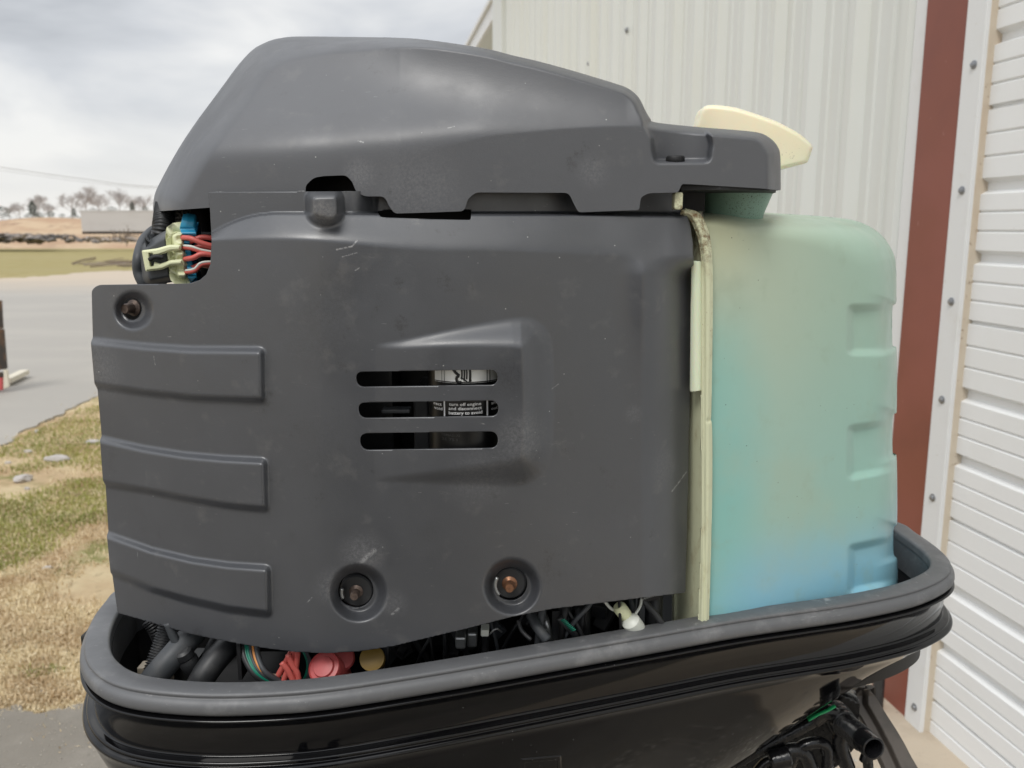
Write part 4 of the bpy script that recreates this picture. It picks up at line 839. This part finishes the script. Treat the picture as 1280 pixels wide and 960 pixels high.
def loft(name, rings, mat, parent, closed=False, sharp=None):
    n = len(rings[0]); v = np.vstack(rings); f = []
    for k in range(len(rings) - 1):
        for j in range(n): j2 = (j + 1) % n; f.append((k * n + j, k * n + j2, (k + 1) * n + j2, (k + 1) * n + j))
    if closed: f.append(tuple(range((len(rings) - 1) * n, len(rings) * n)))
    o = mesh_obj(name, v, f, mat, parent)
    if sharp: o.data.set_sharp_from_angle(angle=math.radians(sharp))
    return o
gk_ = [(-.024, -.045), (-.0225, -.004), (-.0215, -.001), (-.0195, 0), (-.010, .0004), (-.0025, 0), (-.0006, -.0008), (0, -.0024), (-.0012, -.0040), (-.0014, -.0046), (.0002, -.0052), (.0026, -.0068), (.0040, -.0095), (.0045, -.0130), (.0038, -.0162), (.0018, -.0188), (-.0015, -.0198), (-.008, -.0200)]
loft('rim_gasket', [ring(o_, ZR + z_) for o_, z_ in gk_], m_gasket, motor)
hb = [(-.0235, -.01), (-.012, -.0190), (-.0040, -.0208), (.0020, -.0212), (.0040, -.0215), (.0050, -.0222), (.0052, -.0230), (.0044, -.0238), (.0020, -.0244), (-.0025, -.0250), (-.0040, -.0262), (-.0050, -.0585), (-.0049, -.0597), (-.0042, -.0604), (-.0025, -.0609), (.0008, -.0614), (.0020, -.0618), (.0028, -.0626), (.0029, -.0640), (.0024, -.0650), (.0030, -.0655), (.0046, -.0658), (.0060, -.0666), (.0068, -.0678), (.0068, -.0692), (.0048, -.0704)]
rings = [ring(o_, ZR + z_) for o_, z_ in hb]
last = ring(.0048, ZR - .0705)
xc = -.05; xr_ = last[:, 0].max()
for t in np.linspace(.03, 1, 26):
    dz_ = .26 * t; w = last.copy(); w[:, 2] -= dz_
    u = np.clip((w[:, 0] - xc) / (xr_ - xc), 0, 1); w[:, 0] -= u * (1.62 * dz_ * (1 - .25 * t) + .008 * min(t / .1, 1))
    ul = np.clip((xc - w[:, 0]) / (xc - last[:, 0].min()), 0, 1); w[:, 0] += ul * (.25 * dz_ + .8 * dz_ ** 1.5)
    w[:, 1] = .95 + (w[:, 1] - .95) * np.where(w[:, 1] > .95, 1 - 1.1 * t + .3 * t * t, 1 - .12 * t - .45 * t ** 2); rings.append(w)
cowl = loft('lower_cowl', rings, m_gloss, motor, closed=True)
# cowl floor inside
fl = ring(-.022, ZR - .046); loft('cowl_floor', [ring(-.0225, ZR - .03), ring(-.024, ZR - .115), ring(-.05, ZR - .12)], m_black, motor, closed=True)
# badge recess low on the cowl
def on_cowl(px, py):   # nearest front surface point along the pixel ray
    allv = rings_all; a_, dy_, dz_ = ray(px, py); d_ = np.array([float(a_), float(dy_), float(dz_)]); d_ /= np.linalg.norm(d_); q = allv - np.array([0, 0, CAMZ]); t = q @ d_; dist = np.linalg.norm(q - t[:, None] * d_, axis=1); ok = dist < .012; i = np.where(ok)[0]
    return allv[i[np.argmin(t[i])]] if len(i) else allv[np.argmin(dist)]
rings_all = np.vstack(rings[5:])
Yb = float(on_cowl(676, 956)[1])
from mathutils.bvhtree import BVHTree
cb = Vector(motor.location); bvh = BVHTree.FromPolygons([v.co + cb for v in cowl.data.vertices], [tuple(p.vertices) for p in cowl.data.polygons])
def cowlY(x, y):
    out = []
    for px_, py_ in zip(x, y):
        a_, b_, c_ = ray(px_, py_); h = bvh.ray_cast(Vector((0, 0, CAMZ)), Vector((float(a_), float(b_), float(c_))).normalized()); out.append(h[0].y if h[0] else Yb)
    return np.array(out)
bf = rpoly([(650, 948, 4), (702, 943.5, 4), (703, 985, 3), (650, 989, 3)])
relief('badge_frame', bf, lambda x, y: cowlY(x, y) - .0016 * sst(0, -2.5, sdf(bf, x, y)), m_gloss, cowl, step=.8, holes=[rpoly([(656, 953.5, 2), (697, 950, 2), (698, 979, 2), (656, 982, 2)])], thick=.002)
# latch tip at the left of the rim
mb = MB(); pbox(mb, 101, 795, 108, 809, .80, .83); bevel(mb.obj('latch_tip', m_black, cowl), .002)

# ---- left upper corner: hoses, connector, wires
def corr(freq, amp, r0): return lambda s, L: r0 + amp * (0.5 + .5 * math.sin(s * freq * 2 * math.pi)) 
tube('corrugated_hose', [V(207, 258, .90), V(206, 267, .872), V(203, 290, .858), V(199, 320, .87), V(197, 350, .88)], corr(420, .0022, .0085), m_rubber, motor, n=170, seg=14)
tube('corrugated_hose', [V(218, 256, .92), V(218, 264, .92), V(216, 290, .91), V(214, 330, .90)], corr(420, .002, .007), m_black, motor, n=150, seg=12)
M = Mat('braided_sleeve', (.02, .02, .021, 1), .45); M.bump(M.voro(330), 1.0, .004); M.mix(M.ramp(M.voro(330), .1, .5, 0, .8), (.11, .10, .095, 1)); m_braid = M.m
tube('braided_hose', [V(233, 252, .89), V(231, 264, .88), V(226, 290, .87), V(224, 330, .87)], .0100, m_braid, motor, n=24, seg=16)
tube('fuel_hose', [V(250, 250, .89), V(251, 262, .885), V(251, 300, .87), V(250, 360, .87)], .0115, m_black, motor, n=20, seg=16)
mb = MB(); pbox(mb, 225, 290, 275, 293, .855, .90); mb.obj('heat_shield', m_grub, motor)
mb = MB(); pbox(mb, 246, 252, 300, 360, .90, .93); mb.obj('engine_side', m_eng, motor)
tube('loop_hose', [V(196, 286, .885), V(188, 292, .875), V(179, 303, .86), (V(173.5, 322, .84)), V(173.5, 340, .84), V(180, 355, .84), V(190, 372, .85)], .0055, m_grub, motor, n=60, seg=14)
conn = empty('wiring_connector', V(215, 325, .81)); conn.parent = motor; conn.location = Vector(V(215, 325, .81)) - motor.location
body_o = rpoly([(175, 312, 8), (178, 305, 6), (205, 289, 4), (213, 287, 4), (219, 352, 3), (185, 358, 6), (178, 350, 6)])
relief('connector_body', body_o, lambda x, y: .800 + .012 * sst(-9, 0, sdf(body_o, x, y)), m_grub, conn, step=1.0, thick=.02)
hous = rpoly([(212, 294, 4), (218, 289, 4), (230, 290, 2), (236, 350, 5), (226, 352.5, 5), (219, 346, 4)])
def D_h(x, y): return .797 + .008 * sst(-5, 0, sdf(hous, x, y)) + .0025 * np.cos((y - 298) / 13. * 2 * math.pi) * sst(219, 224, x)
relief('connector_housing', hous, D_h, m_conn, conn, step=.8, thick=.015)
latch_o = rpoly([(177, 313, 2), (196, 310.5, 3), (212, 306, 2), (226, 306, 2), (226, 313, 2), (213, 314), (198, 319.5, 2), (191, 320), (193, 327), (200, 329.5), (214, 325, 2), (228, 324, 2), (228, 331, 2), (214, 332), (203, 337, 3), (182, 339.5, 2)])
latch_h = rpoly([(185, 316, 1), (191, 316), (191, 320), (193, 327), (192, 333.5, 1), (187, 333.5, 1)])
relief('latch', latch_o, lambda x, y: .7915 + .002 * sst(-2.5, 0, sdf(latch_o, x, y)), m_conn, conn, step=.6, holes=[latch_h], thick=.004)
tube('latch_hook', [V(187, 325, .7905), V(194, 321, .790), V(205, 322, .792)], .0022, m_black, conn, n=10, seg=8)
relief('wire_seal', rpoly([(224, 284, 2), (232, 283, 1), (243, 284, 1), (246, 296, 3), (236, 296), (238, 312), (240, 330), (246, 345, 2), (240, 352, 2), (235, 348), (230, 300)]), lambda x, y: .8015 + .002 * np.cos(y / 11. * 2 * math.pi), m_blue, conn, step=.8, thick=.014)
for (y0_, y1_, z_, st) in ((297, 306, .795, 0), (309, 315, .796, 1), (324, 317, .794, 0), (340, 327, .795, 1), (303, 296, .803, 0), (336, 332, .803, 0), (313, 309, .804, 0)):
    x0_ = 231 + (y0_ - 297) * .11; pts_ = [V(x0_ - 3, y0_, z_ + .004), V(x0_ + 8, y0_ - (2 if y0_ > y1_ else -1), z_ - .001), V(252, (y0_ + y1_) / 2 + (2 if y0_ < y1_ else -3), z_), V(268, y1_ + 2, z_ + .004), V(285, y1_ + 5, z_ + .01)]
    tube('wire', pts_, .0024, m_red, conn, n=24, seg=10)
    if st: tube('wire_stripe', [np.array(p) + np.array([0, -.0014, .0014]) for p in pts_], .0012, m_white, conn, n=24, seg=8)

# ---- in the gap above the rim, left to right
zf = ZR
tube('corrugated_hose', [V(214, 768, .80), V(206, 800, .79), V(196, 828, .78), V(190, 850, .77)], corr(380, .0022, .0085), m_rubber, motor, n=110, seg=14)
tube('corrugated_hose', [V(186, 775, .83), V(196, 790, .83), V(204, 810, .84)], corr(380, .002, .006), m_rubber, motor, n=60, seg=12)
tube('fuel_hose', [V(256, 775, .80), V(238, 796, .775), V(212, 825, .755), V(184, 858, .745)], .012, m_grub, motor, n=30, seg=16)
tube('cable', [V(210, 778, .76), V(219, 800, .76), V(228, 815, .76)], .0042, m_grub, motor, n=14, seg=12)
lathe('cable_boot', [(.006, 0), (.0085, .002), (.009, .008), (.0075, .010), (.0095, .013), (.0095, .02), (.007, .03)], V(227, 812, .755), (.25, .3, -1), m_rubber, motor, 20)
tube('fuel_hose', [V(300, 795, .79), V(278, 815, .765), V(258, 840, .75), V(244, 866, .745)], .012, m_rubber, motor, n=30, seg=16)
tube('cable', [V(275, 790, .82), V(262, 815, .81), V(258, 835, .81)], .006, m_rubber, motor, n=14, seg=12)
mb = MB(); pbox(mb, 172, 835, 180, 850, .775, .79); bevel(mb.obj('clip', m_tan, motor), .001)
mb = MB(); pbox(mb, 203, 832, 216, 850, .755, .757); bevel(mb.obj('clip', m_tan, motor), .001)
mb = MB(); pbox(mb, 214, 828, 244, 866, .80, .83); m_bd = Mat('bracket_dark', (.02, .021, .02, 1), .5).m; mb.obj('bracket', m_bd, motor)
mb = MB(); pbox(mb, 160, 778, 200, 830, .90, .95); mb.obj('bracket', m_bd, motor)
mb = MB(); pbox(mb, 298, 805, 300, 850, .74, .78); mb.obj('bracket', m_black, motor)
for (mat_, dx_, dy_, r_) in ((m_green, 0, 0, .0022), (m_green, 3, 1, .0018), (m_grub, 6, -1, .0018), (m_orange, 10, -2, .0018), (m_grub, 14, -2, .0028), (m_rubber, -3, 2, .003), (m_white, 4, 3, .0009)):
    tube('wire', [V(306 + dx_, 800, .752), V(309 + dx_, 822, .742), V(322 + dx_ * .7, 842 + dy_, .735), V(345 + dx_ * .6, 856 + dy_, .74)], r_, mat_, motor, n=24, seg=8)
tube('wire', [V(318, 810, .75), V(330, 838, .74), V(350, 845, .742), V(366, 843, .75)], .0014, m_tan, motor, n=20, seg=8)
for k, pts_ in enumerate(([(364, 815), (358, 826), (350, 840), (341, 856)], [(368, 812), (364, 828), (358, 842), (352, 858)], [(372, 812), (371, 826), (369, 840), (365, 858)], [(360, 818), (366, 832), (372, 842), (374, 856)], [(352, 828), (360, 838), (366, 850), (370, 860)])):
    tube('wire', [V(x_, y_, .742 - .002 * k) for x_, y_ in pts_], .0027, m_red, motor, n=20, seg=10)
for k in range(3): tube('wire', [V(378 + 2 * k, 812, .76), V(384 + 2 * k, 826, .752), V(383 + 2 * k, 842, .75), V(376 + 2 * k, 856, .75)], .0014, m_grub if k else m_green, motor, n=20, seg=8)
lathe('red_boot', [(.0155, -.03), (.0155, 0), (.0145, .003), (.0135, .0015), (.010, .002), (.009, .0045), (.004, .005)], V(406, 835, .735), (-.15, -.6, .6), m_redcap, motor, 32)
lathe('red_boot', [(.012, -.02), (.012, 0), (.010, .002)], V(428, 822, .75), (.3, -.6, .5), m_redcap, motor, 24)
lathe('yellow_plug', [(.008, -.03), (.011, -.012), (.0105, -.006), (.0115, -.005), (.0115, .001), (.006, .002)], V(465, 823, .745), (0, -.8, .55), m_yel, motor, 24)
mb = MB(); pbox(mb, 569, 797, 582, 812, .76, .79); pbox(mb, 584, 792, 596, 810, .77, .79); bevel(mb.obj('metal_fitting', m_alu, motor), .002)
mb = MB(); pbox(mb, 601, 788, 611, 796, .765, .78); bevel(mb.obj('connector_tip', m_white, motor), .001)
tube('cable', [V(612, 793, .77), V(620, 786, .77), V(627, 790, .775)], .001, m_alu, motor, n=12, seg=6)
tube('cable', [V(648, 775, .78), V(652, 788, .775), V(664, 800, .77)], .0022, m_rubber, motor, n=14, seg=8)
tube('fuel_hose', [V(664, 768, .79), V(672, 784, .775), V(684, 800, .77)], .0052, m_grub, motor, n=16, seg=12)
tube('fuel_hose', [V(678, 765, .80), V(683, 780, .79), V(686, 800, .79)], .004, m_alu, motor, n=16, seg=12)
mb = MB(); pbox(mb, 690, 764, 699, 805, .79, .80); mb.obj('bracket', m_rubber, motor)
for k in range(9): tube('wire_wrap', [V(701 + k * 1.7, 776 + k * 1.6, .775), V(706 + k * 1.7, 774 + k * 1.6, .772)], .0006, m_green, motor, n=3, seg=5)
tube('cable', [V(699, 772, .78), V(708, 782, .78), V(720, 795, .785)], .0035, m_rubber, motor, n=12, seg=8)
tube('fuel_hose', [V(728, 760, .82), V(728, 780, .81), V(728, 810, .81)], .008, m_rubber, motor, n=12, seg=12)
lathe('white_plug', [(.0075, -.02), (.0095, -.012), (.0092, 0), (.006, .003), (.002, .004)], V(788, 776, .785), (-.45, -.3, .75), m_white, motor, 28)
lathe('plug_collar', [(.006, -.004), (.0068, 0), (.0068, .010), (.005, .013)], V(781, 768, .790), (-.55, -.2, .8), m_conn, motor, 20)
tube('cable', [V(756, 752, .79), V(763, 760, .79), V(770, 764, .79), V(775, 768, .79)], .0016, m_white, motor, n=14, seg=7)
tube('cable', [V(802, 748, .80), V(800, 758, .795), V(794, 768, .79)], .0014, m_white, motor, n=12, seg=7)
for k in range(8): tube('wire_wrap', [V(803 + k * 2.4, 752 - k * .6, .80), V(806 + k * 2.4, 747 - k * .6, .797)], .0006, m_alu, motor, n=3, seg=5)
tube('cable', [V(798, 752, .802), V(812, 748, .80), V(824, 745, .80)], .003, m_black, motor, n=12, seg=8)
tube('fuel_hose', [V(818, 740, .84), V(817, 770, .83), V(816, 800, .83)], .009, m_rubber, motor, n=12, seg=12)

rc = np.random.default_rng(21)
for k in range(26):
    xa = rc.uniform(470, 800); ya = np.interp(xa, [470, 560, 650, 740, 860], [808, 788, 766, 752, 740]); Ya = rc.uniform(.785, .86); dx_ = rc.normal(0, 16); m_k = (m_black, m_rubber, m_grub, m_rubber, m_eng)[k % 5]
    tube('cable', [V(xa, ya - 15, Ya + .01), V(xa + dx_ * .3, ya + 5, Ya), V(xa + dx_, ya + 26, Ya - .004), V(xa + dx_ * 1.8, ya + 60, Ya)], rc.uniform(.0012, .0042), m_k, motor, n=14, seg=7)
for k in range(10):
    xa = rc.uniform(480, 840); ya = np.interp(xa, [470, 560, 650, 740, 860], [812, 794, 772, 758, 748]); Ya = rc.uniform(.80, .86); mb = MB()
    mb.box(V(xa, ya + rc.uniform(2, 18), Ya), rc.uniform(.004, .012, 3), np.linalg.qr(rc.normal(size=(3, 3)))[0]); bevel(mb.obj('fitting', (m_rubber, m_black, m_grub)[k % 3], motor), .001)
# ---- below the cowl at the right: tilt tube, bracket, cables
def thr(s, L): return .0128 + (.0013 * (0.5 + .5 * math.sin(s * 2 * math.pi / .0032)) if s > .006 and s < L * .72 else 0)
t0, t1 = np.array(V(1046, 897, .94)), np.array(V(1092, 936, .865))
v, f = tube_data([t0, t1], .0175, seg=32, n=2, caps=False)
tt = empty('tilt_tube', V(1070, 915, .92)); tt.parent = motor; tt.location = Vector(V(1070, 915, .92)) - motor.location
v, f = tube_data([t0, t1], lambda s, L: thr(L - s, L) if False else thr(s, L), seg=32, n=140, caps=False); mesh_obj('thread', v, f, m_grease, tt)
ax_ = (t1 - t0) / np.linalg.norm(t1 - t0)
lathe('bore', [(.0128, -.004), (.0130, .0), (.0110, .0006), (.0100, -.001), (.0095, -.04)], t1, ax_, m_grease, tt, 32, open_=True)
for k, (r_, h0) in enumerate(((.0185, -.004), (.0170, .006), (.0155, .014))): lathe('collar', [(r_ * .7, h0 - .006), (r_, h0 - .004), (r_, h0 + .004), (r_ * .8, h0 + .006)], t0, ax_, m_grease, tt, 12 if k == 0 else 28)
st_o = catmull(np.array([(1068, 874), (1078, 862), (1092, 868), (1108, 893), (1124, 918), (1137, 942), (1160, 990), (1120, 990), (1106, 958), (1094, 932), (1082, 905), (1072, 888)]), 80, True)
ridge = [(1074, 880), (1088, 904), (1104, 934), (1124, 978)]
relief('tilt_bracket', st_o, lambda x, y: .99 - .05 * np.clip((y - 870) / 100, 0, 1.3) + .010 * sst(0, 9, np.maximum(0, 12 - (x - np.interp(y, [p[1] for p in ridge], [p[0] for p in ridge])))) , m_strap, motor, step=1.4, thick=.014)
mb = MB(); sw = rpoly([(930, 930), (990, 905), (1050, 868), (1075, 880), (1072, 930), (1055, 952), (1000, 990), (900, 1000)])
relief('swivel_bracket', sw, lambda x, y: .985 - .0002 * (x - 980) + 0 * y, m_grease, motor, step=3, thick=.03)
for pts_, r_ in (([(900, 965), (940, 942), (985, 918), (1010, 905), (1040, 888)], .008), ([(985, 960), (1000, 935), (1020, 928), (1034, 935), (1034, 960)], .007), ([(968, 965), (975, 945), (990, 938), (1006, 942), (1015, 965)], .009), ([(996, 945), (1012, 934), (1026, 930), (1030, 942)], .004), ([(1015, 900), (1030, 890), (1045, 895), (1052, 910), (1050, 930), (1060, 960)], .009), ([(930, 990), (955, 955), (975, 950)], .006), ([(1080, 952), (1084, 945), (1086, 975)], .006)):
    tube('cable', [V(x_, y_, .93) for x_, y_ in pts_], r_, m_grease, motor, n=40, seg=12)
lathe('cable_clamp', [(.010, -.012), (.012, -.010), (.012, .010), (.010, .012)], V(975, 948, .915), (1, 0, .25), m_grease, motor, 20)
mb = MB(); tube('paint_mark', [V(1044, 882, .90), V(1034, 888, .90), (V(1022, 893, .90)), V(1010, 900, .90)], .0032, m_gpaint, motor, n=12, seg=8, flat=.4)

# ================================================================== THE PHOTOGRAPHER (behind the camera, seen only in the gloss of the cowl)
m_cloth = Mat('navy_jacket', (.018, .020, .026, 1), .85).m; m_jean = Mat('dark_jeans', (.03, .035, .05, 1), .85).m; m_skin = Mat('skin', (.45, .28, .20, 1), .5).m
who = empty('person', (.05, -.62, 0)); tag(who, 'person in a dark jacket and jeans standing, raising both hands to take the picture', 'person')
def skin_body(name, nodes, edges, mat):
    me = bpy.data.meshes.new(name); bx = Vector(who.location)
    me.from_pydata([tuple(Vector(n[0]) - bx) for n in nodes], edges, []); o = bpy.data.objects.new(name, me); COL.objects.link(o); o.parent = who
    o.modifiers.new('skin', 'SKIN'); sv_ = me.skin_vertices[0].data
    for i, n in enumerate(nodes): sv_[i].radius = (n[1], n[2] if len(n) > 2 else n[1]); sv_[i].use_root = (i == 0)
    sb_ = o.modifiers.new('round', 'SUBSURF'); sb_.levels = 2; sb_.render_levels = 2; me.materials.append(mat)
    o.modifiers['skin'].use_smooth_shade = True; return o
N = [((.05, -.62, .95), .16, .12), ((.05, -.63, 1.15), .15, .11), ((.05, -.62, 1.36), .18, .12), ((.05, -.58, 1.50), .06), ((.05, -.54, 1.60), .085, .10), ((.05, -.53, 1.70), .075, .095),
     ((-.05, -.62, .86), .09), ((-.09, -.60, .50), .065), ((-.10, -.64, .10), .045), ((-.11, -.52, .05), .04), ((.15, -.62, .86), .09), ((.19, -.60, .50), .065), ((.20, -.64, .10), .045), ((.21, -.52, .05), .04),
     ((-.14, -.60, 1.44), .06), ((-.22, -.52, 1.20), .045), ((-.10, -.28, 1.42), .033), ((.24, -.60, 1.44), .06), ((.32, -.52, 1.20), .045), ((.20, -.28, 1.42), .033)]
E = [(0, 1), (1, 2), (2, 3), (3, 4), (4, 5), (0, 6), (6, 7), (7, 8), (8, 9), (0, 10), (10, 11), (11, 12), (12, 13), (2, 14), (14, 15), (15, 16), (2, 17), (17, 18), (18, 19)]
skin_body('body', N, E, m_cloth)
for sx_, wx in ((-1, -.10), (1, .20)):
    hn = [((wx, -.27, 1.43), .026, .02), ((wx - sx_ * .015, -.235, 1.47), .035, .014)]; he = [(0, 1)]
    for k in range(4):
        b0 = (wx - sx_ * (.0 + .014 * k), -.215, 1.50 - .004 * k); b1 = (b0[0] - sx_ * .01, -.19, 1.525 - .008 * k); b2 = (b1[0] - sx_ * .016, -.175, 1.52 - .008 * k); n0 = len(hn); hn += [(b0, .009), (b1, .008), (b2, .007)]; he += [(1, n0), (n0, n0 + 1), (n0 + 1, n0 + 2)]
    n0 = len(hn); hn += [((wx - sx_ * .045, -.235, 1.465), .010), ((wx - sx_ * .06, -.205, 1.485), .008)]; he += [(1, n0), (n0, n0 + 1)]
    skin_body('hand', hn, he, m_skin)
